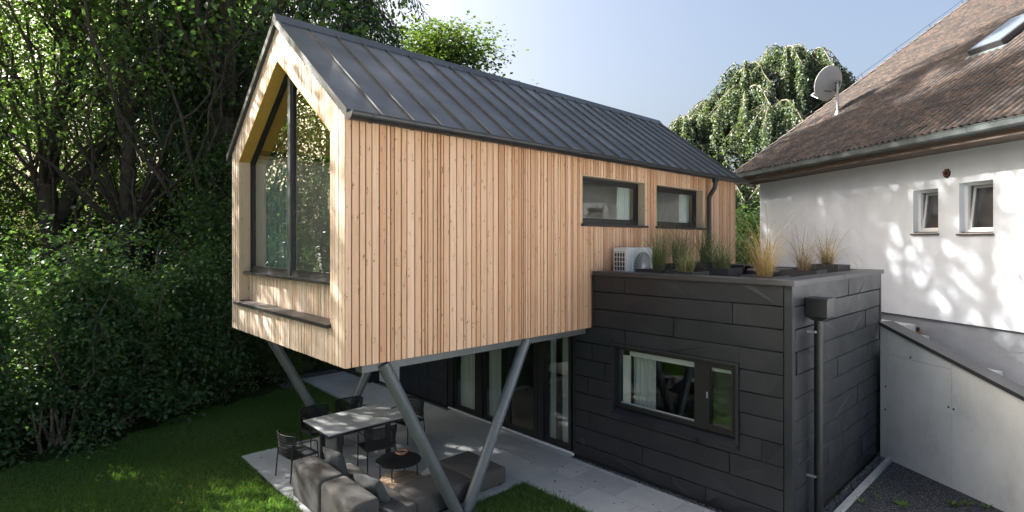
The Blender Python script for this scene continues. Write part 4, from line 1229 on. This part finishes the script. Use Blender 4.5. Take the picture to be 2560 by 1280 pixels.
for x in (ax0+.08, ax1-.14): MB().box(x,x+.06,ay0+.02,ay1-.02,3.27,az0).build('foot', MAT['grille'], AC)

# leaf-shaped faces ---------------------------------------------------------------
def leaf_arrays(P, D, U, L, Wd, fold=.12):
    P = np.asarray(P, float); D = D/np.maximum(1e-6, np.linalg.norm(D, axis=1, keepdims=True))
    S = np.cross(D, U); S /= np.maximum(1e-6, np.linalg.norm(S, axis=1, keepdims=True))
    Nn = np.cross(S, D)
    L = np.asarray(L).reshape(-1,1); Wd = np.asarray(Wd).reshape(-1,1)
    V = np.empty((len(P), 4, 3))
    V[:,0] = P; V[:,1] = P + D*L*.48 + S*Wd*.5 + Nn*Wd*fold
    V[:,2] = P + D*L - Nn*L*.08; V[:,3] = P + D*L*.48 - S*Wd*.5 + Nn*Wd*fold
    n = len(P); b = np.arange(n)[:,None]*4
    F = np.concatenate([b+np.array([[0,1,2]]), b+np.array([[0,2,3]])], axis=1).reshape(-1,3)
    return V.reshape(-1,3), F
def unit(r, n):
    v = r.normal(size=(n,3)); return v/np.linalg.norm(v, axis=1, keepdims=True)
def ribbon_blades(r, n, h, spread, base_r, width, droop, mat, name):
    """arching grass blades as tapering ribbons, 6 segments"""
    seg = 6; V=[]; F=[]; T=[]
    az = r.uniform(0, 2*np.pi, n); br = base_r*np.sqrt(r.uniform(0,1,n)); ba = r.uniform(0,2*np.pi,n)
    Ls = h*(.35+.55*r.uniform(0,1,n)+.45*(r.uniform(0,1,n)<.14)); lean = spread*r.uniform(.05,1.3,n)**1.2; dr = droop*r.uniform(.2,2.4,n)
    for i in range(n):
        p = np.array([br[i]*math.cos(ba[i]), br[i]*math.sin(ba[i]), 0.0]); d = np.array([math.cos(az[i]), math.sin(az[i]), 0])
        s = np.array([-d[1], d[0], 0]); b0 = len(V); ang = lean[i]
        for k in range(seg+1):
            w = width*(1-k/seg)**.6*.5 + .0008
            V += [p - s*w, p + s*w]
            st = Ls[i]/seg
            p = p + (d*math.sin(ang) + np.array([0,0,math.cos(ang)]))*st
            ang += dr[i]*(k+1)/seg*.9
        tv = r.uniform()
        for k in range(seg):
            a = b0+2*k; F.append((a,a+1,a+3,a+2)); T.append(tv)
    return fast_mesh(name, np.array(V), np.array(F), mat, T)
def potted(label, x, y, top, w, h, n, spread, droop, mat, seed, width=.007, base_r=.11, pw=.46):
    t = thing('potted_grass', label, 'potted grass', (x,y,3.27), rad(seed*7 % 12 - 6), 'grass planters on the roof terrace')
    hh = top-3.27; a = w/2; pm = MB()
    for (p0,p1,q0,q1) in ((-a,a,-a,-a+.03),(-a,a,a-.03,a),(-a,-a+.03,-a+.03,a-.03),(a-.03,a,-a+.03,a-.03)):
        pm.box(p0,p1,q0,q1,0,hh)
    pm.box(-a+.03,a-.03,-a+.03,a-.03,0,.04)
    pm.build('planter', MAT['pot'], t, local=True)
    MB().box(-a+.031,a-.031,-a+.031,a-.031,.041,hh-.05).build('soil', MAT['soil'], t, local=True)
    r = np.random.default_rng(seed)
    me = ribbon_blades(r, n, h, spread, base_r, width, droop, MAT[mat], 'blades')
    o = link_mesh('blades', me, None, t); o.location = (0,0,hh-.05); o['kind'] = 'stuff'
    return t
potted('tall green reed grass in a dark planter right beside the air conditioner', 9.12,5.70,3.69,.60,1.12,260,.42,.30,'reed_green',31,.006,.10)
potted('tall green reed grass in the planter against the larch wall, second back row', 10.75,6.20,3.74,.50,1.10,210,.42,.28,'reed_green',32,.007,.13)
potted('low lime green grass with curling tan stems in a shallow planter', 8.92,5.00,3.685,.56,.72,250,.5,.6,'reed_lime',33,.006,.12)
potted('dark green reed grass in the planter in front of the downpipe', 11.75,6.10,3.76,.55,1.15,210,.55,.32,'reed_green',34,.008,.14)
potted('bushy green grass in the planter right of centre on the terrace', 10.35,5.05,3.70,.58,.86,260,.5,.32,'reed_green',35,.007,.16)
potted('tall golden tan grass in the planter nearest the parapet corner', 8.86,3.60,3.675,.54,1.15,260,.5,.34,'reed_tan',36,.006,.10)
potted('sparse tan and brown grass in the planter along the right parapet', 10.72,3.66,3.70,.60,.95,170,.55,.38,'reed_brown',37,.0055,.10)
potted('spreading brown grass in the rearmost planter before the white wall', 12.0,3.66,3.76,.60,1.05,220,.7,.42,'reed_brown',38,.0055,.10)
ST2 = thing('terrace_cube', 'small open black cube table between the planters', 'table', (11.6,5.25,3.27))
b = MB(); b.box(11.35,11.85,5.05,5.55,3.70,3.73); b.box(11.35,11.38,5.05,5.55,3.27,3.70); b.box(11.82,11.85,5.05,5.55,3.27,3.70)
b.build('frame', MAT['frame_black'], ST2)
ST3 = thing('terrace_bench', 'low black terrace seat behind the golden grass', 'bench', (11.2,4.5,3.27))
rbox('seat', 10.85,11.6,4.1,4.8,3.32,3.68, ST3, .05, .005, 'frame_black')
MB().box(10.9,11.55,4.15,4.75,3.27,3.33).build('base', MAT['black_metal'], ST3)

# ================================================================== VEGETATION
def tri_count_note(): pass
def crown_mesh(seed, lobes, per_cluster, clusters, leaf, mat, name, up=.5, spread=.22, flat=.75, core=0.45):
    """leaf clusters spread through the volume of many uneven lobes"""
    r = np.random.default_rng(seed); P=[]; C=[]; tv=[]
    vol = np.array([l[3]*l[4]*l[5] for l in lobes])**.67; cnt = np.maximum(3, (clusters*vol/vol.sum()).astype(int))
    for l, k in zip(lobes, cnt):
        u = unit(r, k); rr = (core + (1-core)*r.uniform(0,1,k)**.6)[:,None]
        c = np.array(l[:3]) + u*rr*np.array(l[3:6])*(1+.18*r.normal(size=(k,1)))
        lt = r.normal(0,.12)
        for q in c:
            m = int(per_cluster*r.uniform(.5,1.5)); s = spread*r.uniform(.6,1.4)
            pts = q + r.normal(size=(m,3))*np.array([s,s,s*flat])
            P.append(pts); C.append(pts-q); tv.append(np.clip(.45+lt+r.normal(0,.16)+r.normal(0,.16,m),0,1))
    P = np.concatenate(P); C = np.concatenate(C); tv = np.concatenate(tv); n = len(P)
    D = C/ (np.linalg.norm(C,axis=1,keepdims=True)+1e-6) + unit(r,n)*.8 + np.array([0,0,-.35])
    U = unit(r,n)*.7 + np.array([0,0,up+.5])
    L = leaf*r.uniform(.65,1.3,n)
    V, F = leaf_arrays(P, D, U, L, L*r.uniform(.62,.82,n))
    return fast_mesh(name, V, F, mat, np.repeat(tv, 2))

def limb(mb, r, p0, p1, r0, r1, bend=.16, n=9, sides=8):
    p0=np.array(p0,float); p1=np.array(p1,float); d=p1-p0; L=np.linalg.norm(d)
    o = r.normal(size=3)*L*bend; o[2]=abs(o[2])*.6
    pts=[]; rs=[]
    for i in range(n):
        t=i/(n-1); pts.append(p0+d*t+o*math.sin(math.pi*t)+r.normal(size=3)*L*.022*math.sin(math.pi*t)); rs.append(r0+(r1-r0)*t)
    mb.path(pts, rs, sides)
    return pts

def broadleaf(seed, h, trunk_pts, trunk_r, crown_z0, R_, nl, per, clusters, leaf, mat, bark='bark', spread=.26):
    """returns (trunk mesh, crown mesh) centred on the base"""
    r = np.random.default_rng(seed); lobes=[]
    for i in range(nl):
        z = crown_z0 + (h-crown_z0)*r.uniform(0,1); f = (z-crown_z0)/(h-crown_z0)
        rad_ = R_*(math.sin(math.pi*min(1,.18+.80*f))**.7)*r.uniform(.35,1.0); a = r.uniform(0,2*np.pi)
        s = R_*r.uniform(.22,.40)
        lobes.append((rad_*math.cos(a), rad_*math.sin(a), z, s*r.uniform(.9,1.4), s*r.uniform(.9,1.4), s*r.uniform(.6,.9)))
    mb = MB(); tp=[np.array(p,float) for p in trunk_pts]
    mb.path(tp, [trunk_r*(1-.72*i/(len(tp)-1)) for i in range(len(tp))], 14)
    for l in lobes:
        k = min(len(tp)-1, max(1, int((l[2]/h*.92-.08)*(len(tp)-1))))
        q = tp[k]
        pts = limb(mb, r, q, l[:3], trunk_r*.15, .012)
        for _ in range(5):
            e = np.array(l[:3]) + unit(r,1)[0]*np.array(l[3:6])*.9
            limb(mb, r, pts[-2], e, .012, .005, .1, 4, 5)
    tm = bpy.data.meshes.new('trunk'); tm.from_pydata([tuple(v) for v in mb.v], [], mb.f); tm.materials.append(MAT[bark])
    for p in tm.polygons: p.use_smooth = True
    cm = crown_mesh(seed+1, lobes, per, clusters, leaf, MAT[mat], 'crown', spread=spread)
    return tm, cm

def plant_tree(name, label, cat, meshes, loc, rz=0, s=1.0, group=None):
    t = thing(name, label, cat, loc, rz, group)
    t.scale = (s,s,s)
    for nm, me in zip(('trunk','crown'), meshes):
        link_mesh(nm, me, None, t)
    return t

def shrub(seed, h, R_, stems, per, clusters, leaf, mat):
    r = np.random.default_rng(seed); mb = MB(); lobes=[]
    for i in range(stems):
        a = r.uniform(0,2*np.pi); b = np.array([.25*math.cos(a),.25*math.sin(a),0])*r.uniform(.3,1)
        tip = np.array([R_*math.cos(a)*r.uniform(.3,.95), R_*math.sin(a)*r.uniform(.3,.95), h*r.uniform(.55,1.0)])
        pts = limb(mb, r, b, tip, r.uniform(.022,.04), .008, .10, 8, 6)
        for p in pts[2:]:
            s = R_*r.uniform(.22,.42)
            q = p + r.normal(size=3)*.18
            lobes.append((q[0],q[1],max(.35,q[2]),s,s,s*.8))
            limb(mb, r, p, q + unit(r,1)[0]*s, .010, .004, .1, 4, 4)
    for i in range(stems):
        a = r.uniform(0,2*np.pi); d_ = R_*r.uniform(.5,1.0)
        lobes.append((d_*math.cos(a), d_*math.sin(a), r.uniform(.25,1.3), .42, .42, .4))
    tm = bpy.data.meshes.new('stems'); tm.from_pydata([tuple(v) for v in mb.v], [], mb.f); tm.materials.append(MAT['bark_pale'])
    cm = crown_mesh(seed+1, lobes, per, clusters, leaf, MAT[mat], 'foliage', up=.7, spread=.17, flat=.8, core=.35)
    return tm, cm
def plant_shrub(label, meshes, loc, rz=0, s=(1,1,1), group='shrubs of the hedge'):
    t = thing('shrub', label, 'shrub', loc, rz, group); t.scale = s
    for nm, me in zip(('stems','foliage'), meshes): link_mesh(nm, me, None, t)
    return t

# hedge of tall shrubs along the lawn
SHR = [shrub(100, 4.7, 1.25, 11, 24, 520, .115, 'leaf_hazel'), shrub(120, 4.4, 1.3, 12, 24, 540, .095, 'leaf_hazel'), shrub(140, 4.0, 1.25, 12, 28, 540, .072, 'leaf_tree')]
hedge = [(-2.6,14.2,0,1.0,'large leaved hazel shrub at the left edge, beyond the lawn corner'),
 (-.85,14.5,0,.92,'broad hazel shrub second from the left edge of the hedge'),
 (.75,14.5,1,.95,'hazel shrub with pale upright stems in front of the forked trunk'),
 (2.0,15.3,0,1.0,'hazel shrub in the hedge left of the second dark trunk'),
 (3.3,15.95,1,1.0,'hazel shrub in the hedge in front of the second dark trunk'),
 (4.6,16.5,2,.95,'small leaved shrub in the hedge left of the gable'),
 (5.9,16.9,2,.72,'small leaved shrub in the hedge just below the gable corner'),
 (7.3,17.7,2,.7,'small leaved shrub behind the far end of the paved path'),
 (8.9,18.2,1,.85,'shrub seen under the house beyond the far path'),
 (10.4,18.4,2,.9,'rearmost shrub of the hedge behind the timber house')]
rh = random.Random(9)
for (x,y,k,s,lb) in hedge:
    plant_shrub(lb, SHR[k], (x,y,0), rh.uniform(0,6.28), (s*rh.uniform(.95,1.1), s*rh.uniform(.95,1.1), s*rh.uniform(.9,1.08)))
back = [(-4.4,15.2),(-3.0,16.6),(-1.2,16.8),(.6,17.2),(2.4,17.6),(4.1,18.4),(5.6,18.9),(7.0,19.6),(1.2,20.5),(3.6,21.0),(-1.6,20.3),(6.2,21.8),(9.2,21.0),(-4.6,18.6),(11.8,20.4),(-9,22),(-6,26),(-3,28),(.5,29),(4,29),(8,28),(-7,17.5),(12,26),(15.5,25)]
for i,(x,y) in enumerate([b_ for k_, b_ in enumerate(back) if k_ % 3 != 1]):
    plant_shrub('dark shrub deep in the thicket behind the hedge', SHR[(i+1) % 3], (x,y,0), rh.uniform(0,6.28), (1.25,1.25,rh.uniform(.62,.9) if y < 23 else 1.3), 'shrubs filling the thicket behind the hedge')

# trees
T_ = [broadleaf(200, 15.0, [(0,0,0),(.05,.0,1.8),(-.05,.05,3.6),(-.2,.1,5.0),(-.05,.1,6.6),(.25,.0,8.5),(.4,.1,10.5),(.4,0,13.0)], .30, 6.6, 4.2, 42, 25, 660, .125, 'leaf_tree', spread=.30),
      broadleaf(220, 16.0, [(0,0,0),(.02,.03,2.0),(.0,.0,4.5),(.1,-.05,7.0),(.05,.1,10.0),(.1,0,14.0)], .29, 6.6, 3.9, 40, 25, 640, .12, 'leaf_tree', spread=.30),
      broadleaf(240, 13.0, [(0,0,0),(.1,.0,2.5),(.15,.1,5.0),(.1,.1,8.0),(.0,.1,11.5)], .24, 5.6, 3.4, 34, 24, 480, .115, 'leaf_tree', spread=.28)]
BR = broadleaf(260, 14.8, [(0,0,0),(.1,0,3),(.0,.1,6),(.1,.1,9),(0,0,13.5)], .30, 5.0, 3.3, 54, 28, 1900, .14, 'leaf_bright', spread=.30)
grp = 'tall trees of the wood behind the hedge'
t1 = plant_tree('forked_tree', 'tall tree with a thick forked dark trunk at the left', 'tree', T_[0], (1.16,21.0,0), 0, 1.15, grp)
fk = MB(); rfk = np.random.default_rng(77)
limb(fk, rfk, (0,.05,4.2), (1.55,-.2,7.4), .17, .10, .06, 9, 12); limb(fk, rfk, (1.5,-.2,7.3), (2.7,-.6,9.6), .09, .03, .08, 7, 8)
limb(fk, rfk, (.85,-.1,5.9), (2.2,-.3,6.6), .05, .02, .08, 7, 8)
fk.build('limb', MAT['bark'], t1, smooth=True, local=True)
plant_tree('straight_tree', 'tall tree with the straight dark trunk between the forked tree and the gable', 'tree', T_[1], (2.55,18.9,0), 1.0, 1.0, grp)
plant_tree('leafy_tree', 'leafy tree whose branches overhang the near gable corner', 'tree', T_[2], (4.8,17.6,0), .4, 1.55, grp)
plant_tree('straight_tree', 'tall dark tree just behind the gable peak', 'tree', T_[1], (6.5,19.6,0), .7, 1.27, grp)
plant_tree('forked_tree', 'tall tree deep behind the near gable corner', 'tree', T_[0], (6.6,24.0,0), 1.9, 1.2, grp)
plant_tree('leafy_tree', 'leafy tree reaching in from beyond the left edge', 'tree', T_[2], (-5.6,21.0,0), 2.2, 1.35, grp)
plant_tree('forked_tree', 'background tree farther back behind the forked trunk', 'tree', T_[0], (-1.2,24.5,0), 3.1, 1.05, grp)
plant_tree('straight_tree', 'background tree farther back right of the second trunk', 'tree', T_[1], (5.2,24.5,0), 4.1, 1.05, grp)
for (x,y,k,a,s_) in ((-12,30,0,1,1.1),(-7,31,1,2,1.0),(-1.5,33,2,3,1.3),(3.5,31,0,4,1.0),(9,32,1,5,1.1)):
    plant_tree('distant_tree', 'tree far back in the wood, barely showing between the nearer trunks', 'tree', T_[k], (x,y,0), a, s_, 'distant trees of the wood')
plant_tree('bright_tree', 'bright green leafy tree rising behind the metal roof ridge', 'tree', BR, (15.3,21.3,0), 0, .95).scale = (1.4, 1.4, .93)

UN = broadleaf(280, 8.6, [(0,0,0),(.1,.05,1.5),(.0,.1,3.2),(.1,0,5.0),(.05,.05,7.5)], .12, 1.6, 2.7, 44, 26, 820, .13, 'leaf_tree', spread=.30)
for (x,y,a,s_,lb) in ((-6.5,23.0,0,1.0,'bushy young tree under the canopy at the far left'),(-3.4,24.6,1,.9,'bushy young tree in the gap left of the forked trunk'),(-.6,25.2,2,.9,'bushy young tree filling the gap behind the forked trunk'),
    (2.6,24.4,3,.9,'bushy young tree filling the gap between the two dark trunks'),(5.0,22.6,4,.9,'bushy young tree right of the second dark trunk'),(7.6,22.8,5,1.0,'bushy young tree behind the lower gable corner'),(10.6,23.5,.5,1.0,'bushy young tree hidden low behind the metal roof'),(5.6,17.9,2.5,.9,'bushy young tree right beside the near gable corner'),(13.6,22.6,1.5,.9,'bushy young tree low behind the roof beside the bright tree')):
    plant_tree('young_tree', lb, 'tree', UN, (x,y,0), a, s_, 'young trees under the canopy')
# spruces
def spruce(seed, h, R_, z0, nbr, per):
    r = np.random.default_rng(seed); mb = MB()
    mb.path([(0,0,0),(.05,.02,h*.3),(.0,.05,h*.6),(.02,0,h)], [.26,.2,.13,.02], 12)
    P=[];D=[];L=[];T=[]
    for i in range(nbr):
        z = z0 + (h-z0)*(i+r.uniform())/nbr; f = 1-(z-z0)/(h-z0)
        ln = R_*(.25+.75*f**.8)*r.uniform(.6,1.1); a = r.uniform(0,2*np.pi); d = np.array([math.cos(a),math.sin(a),0]); s=np.array([-d[1],d[0],0])
        pts=[]
        for k in range(9):
            t=k/8; pts.append(np.array([0,0,z]) + d*ln*t + np.array([0,0,-.55*ln*t*t*.8+.14*ln*math.sin(math.pi*t)]) + s*ln*.08*math.sin(3*t+a))
        mb.path(pts, [.035*(1-.85*k/8)+.004 for k in range(9)], 5)
        m = int(per*ln/R_)
        t = r.uniform(.12,1.0,m); idx = np.minimum(7,(t*8).astype(int)); fr=(t*8-idx)[:,None]
        pa=np.array(pts); base = pa[idx]*(1-fr)+pa[idx+1]*fr
        side = r.uniform(-1,1,(m,1))*ln*.22*(1-.6*t[:,None])
        hang = r.uniform(0,1,(m,1))**1.4*.55
        P.append(base + s*side + np.array([0,0,-1])*(hang+abs(side)*.35) + r.normal(size=(m,3))*.02)
        D.append(d*.35 + s*np.sign(side)*.35 + np.array([0,0,-1.0]) + r.normal(size=(m,3))*.35)
        L.append(r.uniform(.10,.24,m)); T.append(np.clip(.4+r.normal(0,.25,m),0,1))
    P=np.concatenate(P);D=np.concatenate(D);L=np.concatenate(L);T=np.concatenate(T)
    V,F=leaf_arrays(P,D,unit(r,len(P)),L,L*.22+.012,.1)
    tm=bpy.data.meshes.new('trunk'); tm.from_pydata([tuple(v) for v in mb.v],[],mb.f); tm.materials.append(MAT['bark'])
    return tm, fast_mesh('crown',V,F,MAT['needle'],np.repeat(T,2))
SP = spruce(300, 24, 4.3, 3.0, 165, 560)
plant_tree('spruce', 'dark drooping spruce between the second trunk and the gable', 'tree', SP, (5.2,20.2,0), 0, 1.0, 'spruces of the wood')
plant_tree('spruce', 'dark spruce with drooping twigs behind the roof ridge', 'tree', SP, (9.3,18.9,0), 2.0, 1.0, 'spruces of the wood')

# weeping beech
def weeping(seed):
    r=np.random.default_rng(seed); mb=MB()
    mb.path([(0,0,0),(.1,0,4),(.2,.1,8),(.1,.1,11.5)],[.4,.32,.22,.08],14)
    heads=[((-1.9,2.3,10.0),1.8),((-.2,.1,12.3),1.7),((-2.9,3.5,8.2),1.7),((1.2,-2.2,12.7),1.7),((-3.2,4.6,6.2),1.5),((.7,-1.3,13.0),2.0),((-.6,1.6,11.0),1.9),((-1.6,3.0,9.0),1.7),((1.6,-2.8,11.9),1.8),((-1.0,-.2,11.0),2.1),((.6,.6,11.8),1.7),((-2.2,1.4,8.4),2.0),((-1.8,-1.7,9.8),2.1),((1.2,-3.6,9.8),1.8),((-2.4,4.1,7.0),1.5),((-.6,-3.4,8.8),1.9),((-2.9,-.2,6.8),2.0),((-2.6,-2.6,6.6),1.9),((-3.0,2.4,5.6),1.6)]
    P=[];D=[];T=[]
    for (c,R_) in heads:
        c=np.array(c)
        limb(mb,r,(.15,.1,min(10.8,c[2]-1.2)),c,.10,.035,.1,8,7)
        for b in range(11):
            a=2*np.pi*(b+r.uniform(-.4,.4))/11; d=np.array([math.cos(a),math.sin(a),0]); ln=R_*r.uniform(.55,1.15); rise=r.uniform(.05,.5); pts=[]
            for k in range(9):
                t=k/8; pts.append(c+d*ln*t+np.array([0,0,rise*math.sin(math.pi*min(1,t*1.3))-1.1*ln*.55*t*t]))
            mb.path(pts,[.028*(1-.8*k/8)+.005 for k in range(9)],5)
            bt=r.normal(0,.16); pa=np.array(pts); bl=r.uniform(.7,1.5)
            for s in range(30):
                t=.12+.88*(s+r.uniform())/30; i0=min(7,int(t*8)); fr=t*8-i0; top=pa[i0]*(1-fr)+pa[i0+1]*fr+r.normal(size=3)*.05
                L_=bl*r.uniform(.5,2.3); L_=min(L_,top[2]-.4); m=max(4,int(L_*24)); u=r.uniform(0,1,m); sw=r.normal(size=2)*.12
                p=np.stack([top[0]+sw[0]*u,top[1]+sw[1]*u,top[2]-L_*u],1)+r.normal(size=(m,3))*np.array([.035,.035,.03])
                P.append(p); D.append(r.normal(size=(m,3))*.55+np.array([0,0,-.8])); T.append(np.clip(.45+bt+r.normal(0,.12)+r.normal(0,.14,m),0,1))
    P=np.concatenate(P);D=np.concatenate(D);T=np.concatenate(T); L=.125*r.uniform(.7,1.3,len(P))
    V,F=leaf_arrays(P,D,unit(r,len(P)),L,L*.66)
    tm=bpy.data.meshes.new('trunk'); tm.from_pydata([tuple(v) for v in mb.v],[],mb.f); tm.materials.append(MAT['bark_pale'])
    return tm, fast_mesh('crown',V,F,MAT['leaf_weep'],np.repeat(T,2))
plant_tree('weeping_beech', 'grey green weeping tree with hanging curtains of leaves behind the white house', 'tree', weeping(400), (25.9,11.2,0), 0, 1.0)
SB = shrub(160, 2.6, 1.0, 9, 22, 220, .09, 'leaf_bright')
plant_shrub('bright green shrub in the gap between timber house and white wall', SB, (17.4,8.6,2.3), 0, (1,1,1), 'bushes behind the houses')
plant_shrub('dark shrub at the foot of the weeping tree', SHR[0], (20.5,9.3,1.5), 1, (1.2,1.2,.8), 'bushes behind the houses')

# lawn grass
r = np.random.default_rng(55)
def hedge_y(x): return np.interp(x, [-6,0,1.4,2.2,3,5,6.4,8], [13.5,13.6,13.6,14.4,14.9,15.5,16.0,16.8])
n = 480000
x = r.uniform(-3.0,6.62,n); y = r.uniform(3.5,16.2,n)
edge = .03*np.sin(x*9)+.02*np.sin(x*23)
inp = (x>3.36+.05*np.sin(y*3.1)+.03*np.sin(y*8))&(y>6.80+edge)&(y<11.36+edge)
d = x*.682+y*.7314; px = 1280+1364*(x*.7314-y*.682)/np.maximum(.1,d); py = 606+1364*4.2/np.maximum(.1,d)
ok = (~inp)&(y<hedge_y(x)+.1*np.sin(x*7))&(px>-250)&(px<1700)&(py<1420)&~((y>11.3)&(x>6.55))
x=x[ok]; y=y[ok]; n=len(x)
D = np.stack([r.normal(0,.7,n)+.3*np.sin(x*2+y),r.normal(0,.7,n)+.15*np.cos(y*2.3),np.ones(n)],1)
hgt = (.045+.075*r.uniform(0,1,n)**1.6)*(1+.35*np.sin(x*1.7+1.3*np.sin(y*1.1))*np.sin(y*1.9))
V,F = leaf_arrays(np.stack([x,y,np.full(n,-.002)],1), D, unit(r,n), hgt, r.uniform(.007,.013,n), .1)
tv = np.clip(.45+.22*np.sin(x*1.3+y*.7)*np.sin(y*1.1-x*.4)+r.normal(0,.3,n),0,1)
o = link_mesh('grass', fast_mesh('grass',V,F,MAT['blade'],np.repeat(tv,2)), None)
tag(o, 'short shaded green lawn grass around the paving', 'grass', kind='stuff')

# gravel stones
def stones(name, boxes, dens, size, label, seed):
    r=np.random.default_rng(seed); P=[]
    for (x0,x1,y0,y1,z) in boxes:
        m=int((x1-x0)*(y1-y0)*dens); P.append(np.stack([r.uniform(x0,x1,m),r.uniform(y0,y1,m),np.full(m,z)],1))
    P=np.concatenate(P); n=len(P)
    B=np.array([(1,0,0),(0,1,0),(-1,0,0),(0,-1,0),(0,0,1),(0,0,-1)],float)
    Fb=np.array([(0,1,4),(1,2,4),(2,3,4),(3,0,4),(1,0,5),(2,1,5),(3,2,5),(0,3,5)])
    sc=size*r.uniform(.5,1.3,(n,1,1))*r.uniform(.7,1.3,(n,6,3))
    a=r.uniform(0,6.28,n); ca,sa=np.cos(a),np.sin(a)
    V=B[None]*sc; X=V[:,:,0]*ca[:,None]-V[:,:,1]*sa[:,None]; Y=V[:,:,0]*sa[:,None]+V[:,:,1]*ca[:,None]
    V=np.stack([X,Y,V[:,:,2]*.7],2)+P[:,None,:]
    F=(np.arange(n)[:,None,None]*6+Fb[None]).reshape(-1,3)
    o=link_mesh(name, fast_mesh(name,V.reshape(-1,3),F,MAT['stone'],np.repeat(np.clip(r.normal(.4,.28,n),0,1),8)),None)
    tag(o,label,'gravel',kind='stuff')
stones('gravel',[(8.05,8.20,1.5,6.95,.004),(8.05,8.20,11.05,14.6,.004)],2600,.014,'grey gravel strip along the foot of the black front wall',61)
stones('gravel',[(8.3,12.6,2.765,2.94,.006)],2600,.016,'dark gravel strip at the foot of the downpipe wall',62)
stones('gravel',[(8.4,13.0,-.2,2.67,.004)],2300,.009,'fine dark gravel of the yard before the concrete wall',63)
stones('gravel',[(5.9,6.5,15.3,16.6,.0),(6.2,8.0,16.6,17.2,.0)],900,.03,'pale pebbles at the far corner of the path',64)

# weeds in the yard
def weed(label, x, y, n, L, seed):
    r=np.random.default_rng(seed); t=thing('weed', label, 'weed', (x,y,.004), 0, 'weeds in the gravel yard')
    a=np.arange(n)*2.4+r.uniform(0,.6,n); el=r.uniform(.25,.9,n)
    D=np.stack([np.cos(a)*np.cos(el),np.sin(a)*np.cos(el),np.sin(el)],1)
    P=D*np.array([.01,.01,.0]); V,F=leaf_arrays(P,D,np.tile([[0,0,1.0]],(n,1)),L*r.uniform(.6,1.2,n),L*.3*r.uniform(.8,1.2,n),-.2)
    o=link_mesh('leaves',fast_mesh('leaves',V,F,MAT['weed'],np.repeat(r.uniform(.2,1,n),2)),None,t); o['kind']='stuff'
for i,(x,y,n,L,lb) in enumerate([(10.5,2.12,9,.20,'broad leaved weed in the middle of the gravel, the largest'),(10.12,2.58,7,.12,'small weed by the kerb nearest the downpipe'),
    (10.52,2.46,7,.10,'small low weed right of the one by the kerb'),(10.70,2.70,6,.09,'tiny weed beside the far part of the kerb'),(10.82,2.58,6,.09,'tiny weed second farthest along the kerb'),
    (11.06,1.56,14,.13,'spreading weed near the foot of the concrete wall'),(11.26,1.42,12,.12,'low weed right of the spreading one by the concrete wall'),(11.36,1.2,12,.12,'rightmost low weed by the concrete wall')]):
    weed(lb,x,y,n,L,70+i)
# dead leaves on the steps
r=np.random.default_rng(91); n=26
pc=np.stack([r.uniform(9.9,10.45,n),9.36+r.uniform(.02,.28,n)],1); P=np.array([W(a,c,2.30+abs(r.normal())*.03) for a,c in pc])
V,F=leaf_arrays(P,r.normal(size=(n,3))*np.array([1,1,.4]),unit(r,n)+np.array([0,0,.8]),np.full(n,.10),np.full(n,.06),.2)
tag(link_mesh('dead_leaves',fast_mesh('dead_leaves',V,F,MAT['dead_leaf']),None),'small heap of brown dead leaves on the granite steps','leaves',kind='stuff')

# fallen leaves on the paving and the lawn
def litter(name, boxes, n, z, label, seed):
    r=np.random.default_rng(seed); P=[]
    for (x0,x1,y0,y1) in boxes: P.append(np.stack([r.uniform(x0,x1,n),r.uniform(y0,y1,n),np.full(n,z)],1))
    P=np.concatenate(P); m=len(P)
    V,F=leaf_arrays(P,np.stack([r.normal(size=m),r.normal(size=m),r.uniform(-.05,.25,m)],1),np.tile([[0,0,1.0]],(m,1))+unit(r,m)*.3,r.uniform(.03,.075,m),r.uniform(.02,.045,m),.25)
    tag(link_mesh(name,fast_mesh(name,V,F,MAT['dead_leaf']),None),label,'leaves',kind='stuff')
litter('fallen_leaves',[(3.5,7.9,7.0,11.3),(6.7,7.9,3.5,7.0),(6.7,7.9,11.5,15.5)],28,.034,'scattered small dry leaves on the paving',92)
litter('fallen_leaves',[(-.5,3.2,7.5,13.2),(3.2,6.4,11.6,14.6)],45,.05,'scattered fallen leaves on the lawn',93)
